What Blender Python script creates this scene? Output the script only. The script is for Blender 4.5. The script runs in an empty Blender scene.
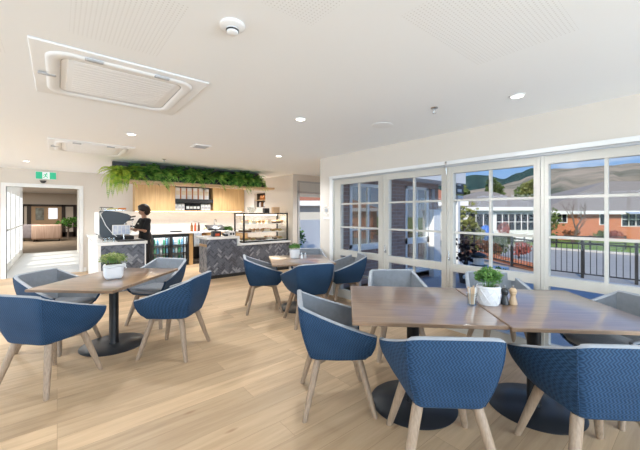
import bpy, math, random
from mathutils import Vector, Matrix, noise as mnoise
R = random.Random(7)
S = bpy.context.scene
COL = S.collection
PI = math.pi
TH = math.radians(39.4)
CT, ST = math.cos(TH), math.sin(TH)
EYE = 1.45
CEIL = 2.45

def W(X, Y):            # metres right of / ahead of the viewer -> room coordinates
    return (CT*X + ST*Y, -ST*X + CT*Y)

# ------------------------------------------------------------------ materials
def nn(nt, t, **kw):
    n = nt.nodes.new(t)
    for k, v in kw.items():
        setattr(n, k, v)
    return n

def mat(name, col, rough=0.5, metal=0.0, var=0.0, vscale=8.0, stretch=None, col2=None, bump=0.0, bscale=60.0,
        emit=None, estr=0.0, spec=0.5, rnd=0.0, coat=0.0, detail=4.0, sheen=0.0):
    m = bpy.data.materials.new(name); m.use_nodes = True
    nt = m.node_tree; L = nt.links
    b = nt.nodes['Principled BSDF']
    b.inputs['Roughness'].default_value = rough
    b.inputs['Metallic'].default_value = metal
    b.inputs['Specular IOR Level'].default_value = spec
    b.inputs['Coat Weight'].default_value = coat
    b.inputs['Sheen Weight'].default_value = sheen
    c = (*col, 1)
    b.inputs['Base Color'].default_value = c
    tc = nn(nt, 'ShaderNodeTexCoord'); mp = nn(nt, 'ShaderNodeMapping')
    L.new(tc.outputs['Object'], mp.inputs['Vector'])
    if stretch: mp.inputs['Scale'].default_value = stretch
    out = None
    if col2 is None and var > 0:
        col2 = tuple(max(0, x*(1-var)) for x in col)
    if col2 is not None:
        no = nn(nt, 'ShaderNodeTexNoise'); no.inputs['Scale'].default_value = vscale
        no.inputs['Detail'].default_value = detail
        L.new(mp.outputs[0], no.inputs['Vector'])
        rp = nn(nt, 'ShaderNodeValToRGB')
        rp.color_ramp.elements[0].position = 0.32; rp.color_ramp.elements[1].position = 0.68
        rp.color_ramp.elements[0].color = (*col2, 1); rp.color_ramp.elements[1].color = c
        L.new(no.outputs['Fac'], rp.inputs['Fac']); out = rp.outputs['Color']
    if rnd > 0:
        oi = nn(nt, 'ShaderNodeObjectInfo')
        hs = nn(nt, 'ShaderNodeHueSaturation')
        ma = nn(nt, 'ShaderNodeMapRange'); ma.inputs['To Min'].default_value = 1-rnd; ma.inputs['To Max'].default_value = 1+rnd
        L.new(oi.outputs['Random'], ma.inputs['Value']); L.new(ma.outputs[0], hs.inputs['Value'])
        if out: L.new(out, hs.inputs['Color'])
        else: hs.inputs['Color'].default_value = c
        out = hs.outputs['Color']
    if out: L.new(out, b.inputs['Base Color'])
    if bump > 0:
        n2 = nn(nt, 'ShaderNodeTexNoise'); n2.inputs['Scale'].default_value = bscale; n2.inputs['Detail'].default_value = 3
        L.new(mp.outputs[0], n2.inputs['Vector'])
        bp = nn(nt, 'ShaderNodeBump'); bp.inputs['Strength'].default_value = bump; bp.inputs['Distance'].default_value = 0.01
        L.new(n2.outputs['Fac'], bp.inputs['Height']); L.new(bp.outputs[0], b.inputs['Normal'])
    if emit:
        b.inputs['Emission Color'].default_value = (*emit, 1); b.inputs['Emission Strength'].default_value = estr
    return m

def glass(name, base=0.04, edge=0.55, tint=(0.97, 0.98, 0.98)):
    m = bpy.data.materials.new(name); m.use_nodes = True
    nt = m.node_tree; L = nt.links; nt.nodes.clear()
    o = nn(nt, 'ShaderNodeOutputMaterial'); mx = nn(nt, 'ShaderNodeMixShader')
    tr = nn(nt, 'ShaderNodeBsdfTransparent'); tr.inputs['Color'].default_value = (*tint, 1)
    gl = nn(nt, 'ShaderNodeBsdfGlossy'); gl.inputs['Roughness'].default_value = 0.0
    lw = nn(nt, 'ShaderNodeLayerWeight'); lw.inputs['Blend'].default_value = 0.5
    p = nn(nt, 'ShaderNodeMath', operation='POWER'); p.inputs[1].default_value = 4
    a = nn(nt, 'ShaderNodeMath', operation='MULTIPLY_ADD'); a.inputs[1].default_value = edge; a.inputs[2].default_value = base
    L.new(lw.outputs['Facing'], p.inputs[0]); L.new(p.outputs[0], a.inputs[0]); L.new(a.outputs[0], mx.inputs['Fac'])
    L.new(tr.outputs[0], mx.inputs[1]); L.new(gl.outputs[0], mx.inputs[2]); L.new(mx.outputs[0], o.inputs['Surface'])
    return m

def floor_mat():
    m = bpy.data.materials.new('oak_planks'); m.use_nodes = True
    nt = m.node_tree; L = nt.links; b = nt.nodes['Principled BSDF']
    b.inputs['Roughness'].default_value = 0.42; b.inputs['Specular IOR Level'].default_value = 0.35
    tc = nn(nt, 'ShaderNodeTexCoord')
    br = nn(nt, 'ShaderNodeTexBrick'); br.offset = 0.37; br.offset_frequency = 3
    br.inputs['Scale'].default_value = 1.0; br.inputs['Brick Width'].default_value = 1.9; br.inputs['Row Height'].default_value = 0.19
    br.inputs['Mortar Size'].default_value = 0.0012; br.inputs['Mortar Smooth'].default_value = 0.2; br.inputs['Bias'].default_value = 0
    br.inputs['Color1'].default_value = (0.0, 0.0, 0.0, 1); br.inputs['Color2'].default_value = (1, 1, 1, 1)
    br.inputs['Mortar'].default_value = (0.5, 0.5, 0.5, 1)
    L.new(tc.outputs['Object'], br.inputs['Vector'])
    mp = nn(nt, 'ShaderNodeMapping'); mp.inputs['Scale'].default_value = (0.9, 11, 1)
    L.new(tc.outputs['Object'], mp.inputs['Vector'])
    # per plank shift of the grain
    ad = nn(nt, 'ShaderNodeVectorMath', operation='ADD'); L.new(mp.outputs[0], ad.inputs[0])
    sc = nn(nt, 'ShaderNodeVectorMath', operation='SCALE'); sc.inputs['Scale'].default_value = 7
    L.new(br.outputs['Color'], sc.inputs[0]); L.new(sc.outputs[0], ad.inputs[1])
    n1 = nn(nt, 'ShaderNodeTexNoise'); n1.inputs['Scale'].default_value = 1.6; n1.inputs['Detail'].default_value = 7; n1.inputs['Roughness'].default_value = 0.6
    n1.inputs['Distortion'].default_value = 0.6
    L.new(ad.outputs[0], n1.inputs['Vector'])
    rp = nn(nt, 'ShaderNodeValToRGB')
    e = rp.color_ramp.elements
    e[0].position = 0.25; e[0].color = (0.44, 0.30, 0.18, 1)
    e[1].position = 0.75; e[1].color = (0.64, 0.465, 0.295, 1)
    x = rp.color_ramp.elements.new(0.5); x.color = (0.56, 0.395, 0.24, 1)
    L.new(n1.outputs['Fac'], rp.inputs['Fac'])
    # plank tone
    hs = nn(nt, 'ShaderNodeHueSaturation')
    mr = nn(nt, 'ShaderNodeMapRange'); mr.inputs['To Min'].default_value = 0.83; mr.inputs['To Max'].default_value = 1.14
    L.new(br.outputs['Color'], mr.inputs['Value']); L.new(mr.outputs[0], hs.inputs['Value']); L.new(rp.outputs[0], hs.inputs['Color'])
    # knots
    mk = nn(nt, 'ShaderNodeMapping'); mk.inputs['Scale'].default_value = (1.3, 4.0, 1); L.new(tc.outputs['Object'], mk.inputs['Vector'])
    vo = nn(nt, 'ShaderNodeTexVoronoi'); vo.inputs['Scale'].default_value = 1.15; L.new(mk.outputs[0], vo.inputs['Vector'])
    kr = nn(nt, 'ShaderNodeMapRange'); kr.inputs['From Min'].default_value = 0.02; kr.inputs['From Max'].default_value = 0.085
    kr.inputs['To Min'].default_value = 0.55; kr.inputs['To Max'].default_value = 0.0
    L.new(vo.outputs['Distance'], kr.inputs['Value'])
    mx = nn(nt, 'ShaderNodeMix', data_type='RGBA'); L.new(kr.outputs[0], mx.inputs[0]); L.new(hs.outputs[0], mx.inputs[6]); mx.inputs[7].default_value = (0.25, 0.12, 0.05, 1)
    m2 = nn(nt, 'ShaderNodeMix', data_type='RGBA'); L.new(br.outputs['Fac'], m2.inputs[0]); L.new(mx.outputs[2], m2.inputs[6]); m2.inputs[7].default_value = (0.34, 0.22, 0.13, 1)
    L.new(m2.outputs[2], b.inputs['Base Color'])
    return m

def ceiling_mat():
    m = bpy.data.materials.new('ceiling_paint'); m.use_nodes = True
    nt = m.node_tree; L = nt.links; b = nt.nodes['Principled BSDF']; b.inputs['Roughness'].default_value = 0.9
    b.inputs['Specular IOR Level'].default_value = 0.1
    tc = nn(nt, 'ShaderNodeTexCoord'); sx = nn(nt, 'ShaderNodeSeparateXYZ'); L.new(tc.outputs['Object'], sx.inputs[0])
    def M(op, a, bb=None):
        n = nn(nt, 'ShaderNodeMath', operation=op)
        for i, v in enumerate((a, bb)):
            if v is None: continue
            if isinstance(v, (int, float)): n.inputs[i].default_value = v
            else: L.new(v, n.inputs[i])
        return n.outputs[0]
    def hole(o): return M('SUBTRACT', M('FRACT', M('MULTIPLY', o, 1/0.02)), 0.5)
    hx, hy = hole(sx.outputs[0]), hole(sx.outputs[1])
    d = M('SQRT', M('ADD', M('MULTIPLY', hx, hx), M('MULTIPLY', hy, hy)))
    dot = M('LESS_THAN', d, 0.2)
    tot = None
    for x0, x1, y0, y1 in ((1.35, 2.2, .45, 1.0), (.05, .5, 1.6, 2.25), (-.8, -.25, 2.2, 2.8), (.75, 1.05, .95, 1.35)):
        r = M('MULTIPLY', M('MULTIPLY', M('GREATER_THAN', sx.outputs[0], x0), M('LESS_THAN', sx.outputs[0], x1)),
              M('MULTIPLY', M('GREATER_THAN', sx.outputs[1], y0), M('LESS_THAN', sx.outputs[1], y1)))
        tot = r if tot is None else M('MAXIMUM', tot, r)
    f = M('MULTIPLY', dot, tot)
    mx = nn(nt, 'ShaderNodeMix', data_type='RGBA'); L.new(f, mx.inputs[0])
    mx.inputs[6].default_value = (0.885, 0.895, 0.905, 1); mx.inputs[7].default_value = (0.74, 0.74, 0.74, 1)
    L.new(mx.outputs[2], b.inputs['Base Color'])
    return m

def brick_mat(name, c1, c2, mortar, vertical_axis_xz=True):
    m = bpy.data.materials.new(name); m.use_nodes = True
    nt = m.node_tree; L = nt.links; b = nt.nodes['Principled BSDF']; b.inputs['Roughness'].default_value = 0.85
    tc = nn(nt, 'ShaderNodeTexCoord'); sx = nn(nt, 'ShaderNodeSeparateXYZ'); L.new(tc.outputs['Object'], sx.inputs[0])
    ad = nn(nt, 'ShaderNodeMath', operation='ADD'); L.new(sx.outputs[0], ad.inputs[0]); L.new(sx.outputs[1], ad.inputs[1])
    cx = nn(nt, 'ShaderNodeCombineXYZ'); L.new(ad.outputs[0], cx.inputs[0]); L.new(sx.outputs[2], cx.inputs[1])
    br = nn(nt, 'ShaderNodeTexBrick'); br.inputs['Scale'].default_value = 1
    br.inputs['Brick Width'].default_value = 0.24; br.inputs['Row Height'].default_value = 0.078; br.inputs['Mortar Size'].default_value = 0.008
    br.inputs['Color1'].default_value = (*c1, 1); br.inputs['Color2'].default_value = (*c2, 1); br.inputs['Mortar'].default_value = (*mortar, 1)
    L.new(cx.outputs[0], br.inputs['Vector']); L.new(br.outputs['Color'], b.inputs['Base Color'])
    return m

def fabric_mat(name, c, c2, zig=True):
    m = bpy.data.materials.new(name); m.use_nodes = True
    nt = m.node_tree; L = nt.links; b = nt.nodes['Principled BSDF']; b.inputs['Roughness'].default_value = 0.62
    b.inputs['Specular IOR Level'].default_value = 0.22
    tc = nn(nt, 'ShaderNodeTexCoord')
    wv = nn(nt, 'ShaderNodeTexWave'); wv.bands_direction = 'X'; wv.inputs['Scale'].default_value = 17
    # zigzag: displace x by a triangle of z
    sx = nn(nt, 'ShaderNodeSeparateXYZ'); L.new(tc.outputs['Object'], sx.inputs[0])
    pp = nn(nt, 'ShaderNodeMath', operation='PINGPONG'); pp.inputs[1].default_value = 0.016; L.new(sx.outputs[2], pp.inputs[0])
    ad = nn(nt, 'ShaderNodeMath', operation='ADD'); L.new(sx.outputs[0], ad.inputs[0]); L.new(pp.outputs[0], ad.inputs[1])
    ax = nn(nt, 'ShaderNodeMath', operation='MULTIPLY_ADD'); L.new(sx.outputs[1], ax.inputs[0]); ax.inputs[1].default_value = 0.8; L.new(ad.outputs[0], ax.inputs[2])
    cx = nn(nt, 'ShaderNodeCombineXYZ'); L.new(ax.outputs[0], cx.inputs[0])
    L.new(cx.outputs[0], wv.inputs['Vector'])
    rp = nn(nt, 'ShaderNodeMix', data_type='RGBA'); L.new(wv.outputs['Fac'], rp.inputs[0])
    rp.inputs[6].default_value = (*c2, 1); rp.inputs[7].default_value = (*c, 1)
    no = nn(nt, 'ShaderNodeTexNoise'); no.inputs['Scale'].default_value = 9; L.new(tc.outputs['Object'], no.inputs['Vector'])
    hs = nn(nt, 'ShaderNodeHueSaturation'); mr = nn(nt, 'ShaderNodeMapRange'); mr.inputs['To Min'].default_value = 0.8; mr.inputs['To Max'].default_value = 1.2
    L.new(no.outputs['Fac'], mr.inputs['Value']); L.new(mr.outputs[0], hs.inputs['Value']); L.new(rp.outputs[2], hs.inputs['Color'])
    L.new(hs.outputs[0], b.inputs['Base Color'])
    bp = nn(nt, 'ShaderNodeBump'); bp.inputs['Strength'].default_value = 0.35; bp.inputs['Distance'].default_value = 0.003
    L.new(wv.outputs['Fac'], bp.inputs['Height']); L.new(bp.outputs[0], b.inputs['Normal'])
    return m

def wood_mat(name, dark, light, axis=0, rough=0.4, scale=3.0, spec=0.5):
    st = [16, 16, 16]; st[axis] = 1.2
    m = mat(name, light, rough, col2=dark, vscale=scale, stretch=tuple(st), detail=7, spec=spec)
    return m

def coat(m, w, rg):
    b = m.node_tree.nodes['Principled BSDF']; b.inputs['Coat Weight'].default_value = w; b.inputs['Coat Roughness'].default_value = rg; b.inputs['Coat IOR'].default_value = 1.85
    return m
def leaf_mat(name, c1, c2, rough=0.5):
    m = mat(name, c1, rough, col2=c2, vscale=13, rnd=0.2, spec=0.3, detail=2)
    rp = [n for n in m.node_tree.nodes if n.type == 'VALTORGB'][0]; rp.color_ramp.elements[0].position = .42; rp.color_ramp.elements[1].position = .58
    return m

MT = dict(
    floor=floor_mat(), ceiling=ceiling_mat(),
    wall=mat('wall_paint', (0.72, 0.66, 0.59), 0.9, var=0.02, vscale=2, spec=0.1),
    white=mat('white_trim', (0.86, 0.855, 0.84), 0.5, var=0.02, vscale=3),
    cream=mat('cream_joinery', (0.60, 0.57, 0.51), 0.45, var=0.03, vscale=3),
    offwhite=mat('white_plastic', (0.85, 0.85, 0.85), 0.4, var=0.02, vscale=5),
    greyplast=mat('grey_plastic', (0.45, 0.45, 0.46), 0.45, var=0.05),
    darkplast=mat('dark_plastic', (0.03, 0.03, 0.032), 0.35, var=0.2),
    navy=fabric_mat('navy_fabric', (0.028, 0.075, 0.155), (0.012, 0.036, 0.08)),
    grey=mat('grey_lining', (0.215, 0.235, 0.265), 0.7, var=0.12, vscale=25, bump=0.15, bscale=400, sheen=0.2),
    piping=mat('grey_piping', (0.36, 0.385, 0.42), 0.6, var=0.1, vscale=30),
    legoak=mat('oak_leg', (0.38, 0.275, 0.19), 0.5, col2=(0.27, 0.19, 0.125), vscale=6, stretch=(18, 18, 1.5), detail=6),
    tabletop=coat(wood_mat('walnut_top', (0.19, 0.115, 0.072), (0.30, 0.19, 0.12), 0, 0.3, 2.2), .9, .14),
    tableedge=wood_mat('walnut_edge', (0.18, 0.11, 0.065), (0.31, 0.20, 0.125), 0, 0.4, 3),
    black=mat('black_metal', (0.018, 0.018, 0.02), 0.4, metal=0.3, var=0.2),
    basemetal=mat('black_steel', (0.05, 0.054, 0.062), 0.33, metal=0.5, var=0.2, vscale=3),
    steel=mat('steel', (0.62, 0.62, 0.62), 0.25, metal=1.0, var=0.05),
    pot=mat('white_ceramic', (0.82, 0.82, 0.83), 0.35, var=0.03),
    soil=mat('soil', (0.05, 0.032, 0.02), 0.95, var=0.4, vscale=40),
    herb=leaf_mat('herb_leaf', (0.16, 0.33, 0.07), (0.06, 0.17, 0.03)),
    yherb=leaf_mat('pale_herb_leaf', (0.38, 0.42, 0.16), (0.13, 0.24, 0.05)),
    fern=leaf_mat('fern_leaf', (0.40, 0.60, 0.13), (0.08, 0.26, 0.035)),
    fernlime=leaf_mat('lime_fern_leaf', (0.50, 0.60, 0.07), (0.20, 0.38, 0.04)),
    ferndark=leaf_mat('dark_fern_leaf', (0.20, 0.44, 0.08), (0.035, 0.14, 0.025)),
    cabwood=wood_mat('cabinet_oak', (0.56, 0.34, 0.145), (0.68, 0.44, 0.205), 2, 0.45, 2.0),
    cabwoodh=wood_mat('shelf_oak', (0.50, 0.315, 0.16), (0.64, 0.44, 0.25), 0, 0.45, 2.0),
    quartz=mat('white_quartz', (0.85, 0.845, 0.83), 0.25, var=0.05, vscale=6),
    tileA=mat('slate_tile', (0.10, 0.108, 0.135), 0.35, var=0.3, vscale=30),
    tileB=mat('slate_tile_mid', (0.155, 0.168, 0.205), 0.35, var=0.3, vscale=30),
    tileC=mat('slate_tile_pale', (0.34, 0.355, 0.39), 0.4, var=0.3, vscale=30),
    grout=mat('grout', (0.2, 0.2, 0.22), 0.9, var=0.1),
    splash=mat('splashback', (0.80, 0.76, 0.71), 0.4, var=0.08, vscale=14, stretch=(1, 1, 5)),
    charcoal=mat('charcoal_shell', (0.045, 0.055, 0.068), 0.4, var=0.15, vscale=5),
    skin=mat('skin', (0.50, 0.27, 0.18), 0.5, var=0.08),
    hair=mat('dark_hair', (0.022, 0.010, 0.006), 0.45, var=0.4, vscale=40),
    cloth=mat('black_cloth', (0.012, 0.013, 0.018), 0.8, var=0.2),
    lip=mat('lip', (0.35, 0.10, 0.09), 0.5, var=0.1),
    eye=mat('eye', (0.03, 0.02, 0.015), 0.2, var=0.1),
    glass=glass('window_glass', 0.01, 0.35), wingglass=glass('wing_glass', 0.22, 0.7, (0.75, 0.8, 0.82)), caseglass=glass('case_glass', 0.035, 0.4),
    green=mat('exit_green', (0.02, 0.42, 0.22), 0.4, emit=(0.02, 0.42, 0.22), estr=0.35),
    signwhite=mat('exit_white', (0.85, 0.87, 0.86), 0.4, emit=(0.85, 0.87, 0.86), estr=0.25),
    lamp=mat('lamp_lens', (1, 1, 1), 0.5, emit=(1.0, 0.96, 0.88), estr=7),
    led=mat('led_strip', (1, 1, 1), 0.5, emit=(1.0, 0.80, 0.58), estr=4),
    carpet=mat('corridor_carpet', (0.68, 0.67, 0.65), 0.95, var=0.1, vscale=60),
    carpetb=mat('lounge_carpet', (0.20, 0.155, 0.11), 0.95, var=0.2, vscale=40),
    sofa=mat('sofa_fabric', (0.52, 0.39, 0.32), 0.85, col2=(0.36, 0.25, 0.20), vscale=7, stretch=(6, 1, 0.2)),
    armch=mat('grey_armchair', (0.22, 0.20, 0.22), 0.85, var=0.2),
    darkwood=mat('dark_frame_wood', (0.04, 0.025, 0.018), 0.5, var=0.3),
    tan=mat('tan_wall', (0.52, 0.37, 0.24), 0.85, var=0.05),
    brickred=brick_mat('orange_brick', (0.66, 0.215, 0.09), (0.52, 0.155, 0.06), (0.50, 0.30, 0.20)),
    brickwing=brick_mat('brown_brick', (0.38, 0.26, 0.22), (0.30, 0.20, 0.17), (0.40, 0.33, 0.30)),
    roof=mat('roof_tiles', (0.30, 0.265, 0.235), 0.8, var=0.2, vscale=3, stretch=(1, 1, 8)),
    roofred=mat('terracotta_roof', (0.42, 0.17, 0.10), 0.8, var=0.2, vscale=3),
    patio=mat('patio_paving', (0.36, 0.40, 0.47), 0.7, var=0.12, vscale=1.5),  # blue of sky-lit shade is put into the paving colour
    road=mat('asphalt', (0.40, 0.39, 0.375), 0.9, var=0.12, vscale=2),
    kerb=mat('concrete_kerb', (0.55, 0.53, 0.50), 0.9, var=0.1),
    grass=mat('lawn_grass', (0.26, 0.36, 0.07), 0.95, col2=(0.14, 0.24, 0.05), vscale=2.5),
    blackpaint=mat('black_paint', (0.02, 0.02, 0.022), 0.45, var=0.2),
    hilltan=mat('dry_hill', (0.40, 0.33, 0.255), 1.0, col2=(0.13, 0.14, 0.105), vscale=0.018, detail=9, spec=0),
    hilldark=mat('forest_hill', (0.055, 0.10, 0.085), 1.0, col2=(0.028, 0.062, 0.06), vscale=0.03, detail=8, spec=0),
    tree=leaf_mat('tree_leaf', (0.16, 0.22, 0.06), (0.06, 0.10, 0.03)),
    treeolive=leaf_mat('olive_leaf', (0.26, 0.27, 0.08), (0.12, 0.14, 0.04)),
    treerust=leaf_mat('rust_leaf', (0.30, 0.13, 0.06), (0.14, 0.06, 0.03)),
    blossom=leaf_mat('red_blossom', (0.50, 0.12, 0.10), (0.25, 0.09, 0.06)),
    leafdark=leaf_mat('black_leaf', (0.014, 0.010, 0.014), (0.03, 0.016, 0.02)),
    bark=mat('bark', (0.17, 0.125, 0.10), 0.9, var=0.3, vscale=20),
    blue=mat('blue_canvas', (0.05, 0.17, 0.60), 0.7, var=0.15),
    dkglass=mat('dark_window', (0.02, 0.025, 0.035), 0.08, var=0.2),
    blind=mat('roller_blind', (0.62, 0.62, 0.60), 0.7, var=0.03),
    pkwhite=mat('white_bag', (0.80, 0.78, 0.75), 0.6, var=0.04),
    pkorange=mat('orange_label', (0.62, 0.24, 0.10), 0.6, var=0.08),
    red=mat('red_plastic', (0.70, 0.10, 0.03), 0.4, var=0.1),
    orange=mat('orange_plastic', (0.85, 0.28, 0.04), 0.5, var=0.1),
    yellow=mat('yellow_cloth', (0.80, 0.66, 0.10), 0.7, var=0.1),
    towel=mat('grey_towel', (0.42, 0.46, 0.52), 0.95, var=0.1, vscale=30),
    pastry=mat('pastry', (0.55, 0.30, 0.12), 0.7, col2=(0.36, 0.17, 0.06), vscale=25),
    cakecream=mat('cream_cake', (0.80, 0.70, 0.52), 0.6, var=0.12, vscale=20),
    choc=mat('chocolate_cake', (0.12, 0.055, 0.03), 0.6, var=0.2, vscale=20),
    drinkg=mat('green_bottle', (0.12, 0.42, 0.25), 0.2, var=0.1),
    drinkb=mat('blue_bottle', (0.20, 0.42, 0.62), 0.2, var=0.1),
    drinkw=mat('milk_bottle', (0.78, 0.82, 0.86), 0.3, var=0.05),
    amber=mat('amber_bottle', (0.30, 0.13, 0.05), 0.25, var=0.1),
    beech=mat('beech_wood', (0.62, 0.43, 0.26), 0.45, var=0.1, vscale=10, stretch=(10, 10, 1)),
    sugar=mat('kraft_paper', (0.66, 0.48, 0.32), 0.7, var=0.15),
    jar=glass('jar_glass', 0.10, 0.6, (0.93, 0.95, 0.95)),
    winlit=mat('lit_window', (0.85, 0.9, 0.95), 0.5, emit=(0.85, 0.92, 1.0), estr=0.75),
    picture=mat('picture_print', (0.36, 0.42, 0.40), 0.6, col2=(0.14, 0.12, 0.09), vscale=4),
    card=mat('printed_card', (0.75, 0.78, 0.84), 0.5, col2=(0.42, 0.48, 0.66), vscale=14),
)

# ------------------------------------------------------------------ mesh building
class MB:
    def __init__(s): s.v = []; s.f = []; s.m = []; s.sm = []
    def add(s, vs, fs, mi=0, smooth=False):
        b = len(s.v); s.v += [tuple(v) for v in vs]
        for f in fs:
            s.f.append(tuple(b+i for i in f)); s.m.append(mi); s.sm.append(smooth)
        return s
    def box(s, x0, x1, y0, y1, z0, z1, mi=0, rz=0, c=None):
        vs = [(x, y, z) for z in (z0, z1) for y in (y0, y1) for x in (x0, x1)]
        if rz:
            cx, cy = c or ((x0+x1)/2, (y0+y1)/2); a, b = math.cos(rz), math.sin(rz)
            vs = [(cx+(x-cx)*a-(y-cy)*b, cy+(x-cx)*b+(y-cy)*a, z) for x, y, z in vs]
        return s.add(vs, [(0, 2, 3, 1), (4, 5, 7, 6), (0, 1, 5, 4), (2, 6, 7, 3), (0, 4, 6, 2), (1, 3, 7, 5)], mi)
    def rbox(s, x0, x1, y0, y1, z0, z1, r=0.02, mi=0, n=4, smooth=True):   # rounded box (rounded in plan and at top and bottom)
        r = min(r, (x1-x0)/2.01, (y1-y0)/2.01, (z1-z0)/2.01)
        rings = []
        prof = [(r*(1-math.sin(a)), z0+r*(1-math.cos(a))) for a in [i*PI/2/n for i in range(n+1)]]
        prof += [(r*(1-math.cos(a)), z1-r*(1-math.sin(a))) for a in [i*PI/2/n for i in range(n+1)]]
        for ins, z in prof:
            ring = []
            for qx, qy, a0 in ((x1-r, y1-r, 0), (x0+r, y1-r, PI/2), (x0+r, y0+r, PI), (x1-r, y0+r, 1.5*PI)):
                for i in range(n+1):
                    a = a0+i*PI/2/n; rr = max(r-ins, 1e-4)
                    ring.append((qx+rr*math.cos(a), qy+rr*math.sin(a), z))
            rings.append(ring)
        return s.rings(rings, mi, smooth)
    def rings(s, rings, mi=0, smooth=True, cap0=True, cap1=True, closed=True):
        n = len(rings[0]); vs = [p for r in rings for p in r]; fs = []
        for k in range(len(rings)-1):
            for i in range(n if closed else n-1):
                j = (i+1) % n
                fs.append((k*n+i, k*n+j, (k+1)*n+j, (k+1)*n+i))
        if cap0: fs.append(tuple(range(n-1, -1, -1)))
        if cap1: fs.append(tuple((len(rings)-1)*n+i for i in range(n)))
        return s.add(vs, fs, mi, smooth)
    def tube(s, p0, p1, r0, r1=None, n=10, mi=0, smooth=True):
        return s.path([p0, p1], [r0, r0 if r1 is None else r1], n, mi, smooth)
    def path(s, pts, rs, n=8, mi=0, smooth=True):
        pts = [Vector(p) for p in pts]
        if not isinstance(rs, (list, tuple)): rs = [rs]*len(pts)
        rings = []
        ref = None
        for i, p in enumerate(pts):
            d = (pts[min(i+1, len(pts)-1)]-pts[max(i-1, 0)]).normalized()
            if ref is None: ref = Vector((0, 0, 1)) if abs(d.z) < 0.9 else Vector((1, 0, 0))
            a = d.cross(ref).normalized(); b = d.cross(a).normalized(); ref = -b if False else ref
            rings.append([tuple(p+(a*math.cos(t)+b*math.sin(t))*rs[i]) for t in [2*PI*k/n for k in range(n)]])
        return s.rings(rings, mi, smooth)
    def lathe(s, prof, n=20, c=(0, 0, 0), mi=0, smooth=True, sx=1, sy=1):
        rings = [[(c[0]+sx*r*math.cos(2*PI*k/n), c[1]+sy*r*math.sin(2*PI*k/n), c[2]+z) for k in range(n)] for r, z in prof]
        return s.rings(rings, mi, smooth)
    def ball(s, c, r, n=10, mi=0):
        if not isinstance(r, (list, tuple)): r = (r, r, r)
        rings = []
        for i in range(1, n):
            a = PI*i/n
            rings.append([(c[0]+r[0]*math.sin(a)*math.cos(2*PI*k/(n+2)), c[1]+r[1]*math.sin(a)*math.sin(2*PI*k/(n+2)), c[2]-r[2]*math.cos(a)) for k in range(n+2)])
        return s.rings(rings, mi, True)
    def prism(s, poly, z0, z1, mi=0, smooth=False):
        return s.rings([[(x, y, z0) for x, y in poly], [(x, y, z1) for x, y in poly]], mi, smooth)
    def xf(s, M, start=0):
        s.v[start:] = [tuple(M @ Vector(v)) for v in s.v[start:]]
        return s
    def build(s, name, mats, parent=None, loc=None, rz=0):
        me = bpy.data.meshes.new(name); me.from_pydata(s.v, [], s.f)
        if not isinstance(mats, (list, tuple)): mats = [mats]
        for m in mats: me.materials.append(MT[m] if isinstance(m, str) else m)
        me.polygons.foreach_set('material_index', s.m); me.polygons.foreach_set('use_smooth', s.sm)
        me.update()
        if any(s.sm):
            import bmesh
            bm = bmesh.new(); bm.from_mesh(me)
            bmesh.ops.recalc_face_normals(bm, faces=bm.faces)
            for e in bm.edges:
                if len(e.link_faces) == 2 and e.calc_face_angle(0) > math.radians(50): e.smooth = False
            bm.to_mesh(me); bm.free()
        else:
            import bmesh
            bm = bmesh.new(); bm.from_mesh(me); bmesh.ops.recalc_face_normals(bm, faces=bm.faces); bm.to_mesh(me); bm.free()
        o = bpy.data.objects.new(name, me); COL.objects.link(o)
        if parent: o.parent = parent
        if loc: o.location = loc
        if rz: o.rotation_euler = (0, 0, rz)
        return o

def tag(o, label, cat, group=None, kind=None):
    o['label'] = label; o['category'] = cat
    if group: o['group'] = group
    if kind: o['kind'] = kind
    return o
def thing(name, label, cat, loc=(0, 0, 0), rz=0, group=None):
    o = bpy.data.objects.new(name, None); COL.objects.link(o); o.empty_display_size = 0.1
    o.location = loc; o.rotation_euler = (0, 0, rz)
    return tag(o, label, cat, group)
def struct(name, mb, mats, parent=None, label=None):
    o = mb.build(name, mats, parent)
    if not parent:
        o['kind'] = 'structure'; o['category'] = name.split('_')[0]; o['label'] = label or ('plain ' + name.replace('_', ' ') + ' of the building')
    return o
def dup(src, loc, rz=0, label=None, group=None, scale=None):
    r = src.copy(); COL.objects.link(r); r.location = loc; r.rotation_euler = (0, 0, rz)
    if scale: r.scale = scale if isinstance(scale, tuple) else (scale,)*3
    if label: r['label'] = label
    if group: r['group'] = group
    for ch in list(src.children):
        c = ch.copy(); COL.objects.link(c); c.parent = r
        for g in ch.children:
            d = g.copy(); COL.objects.link(d); d.parent = c
    return r
def kids(o, **d):
    return o

def wall_y(mb, x0, x1, y0, y1, z0, z1, holes, mi=0):      # wall thin in y, openings (xa, xb, za, zb)
    hs = sorted(holes); x = x0
    for xa, xb, za, zb in hs:
        if xa > x: mb.box(x, xa, y0, y1, z0, z1, mi)
        if za > z0: mb.box(xa, xb, y0, y1, z0, za, mi)
        if zb < z1: mb.box(xa, xb, y0, y1, zb, z1, mi)
        x = xb
    if x < x1: mb.box(x, x1, y0, y1, z0, z1, mi)
def wall_x(mb, x0, x1, y0, y1, z0, z1, holes, mi=0):
    hs = sorted(holes); y = y0
    for ya, yb, za, zb in hs:
        if ya > y: mb.box(x0, x1, y, ya, z0, z1, mi)
        if za > z0: mb.box(x0, x1, ya, yb, z0, za, mi)
        if zb < z1: mb.box(x0, x1, ya, yb, zb, z1, mi)
        y = yb
    if y < y1: mb.box(x0, x1, y, y1, z0, z1, mi)

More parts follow.
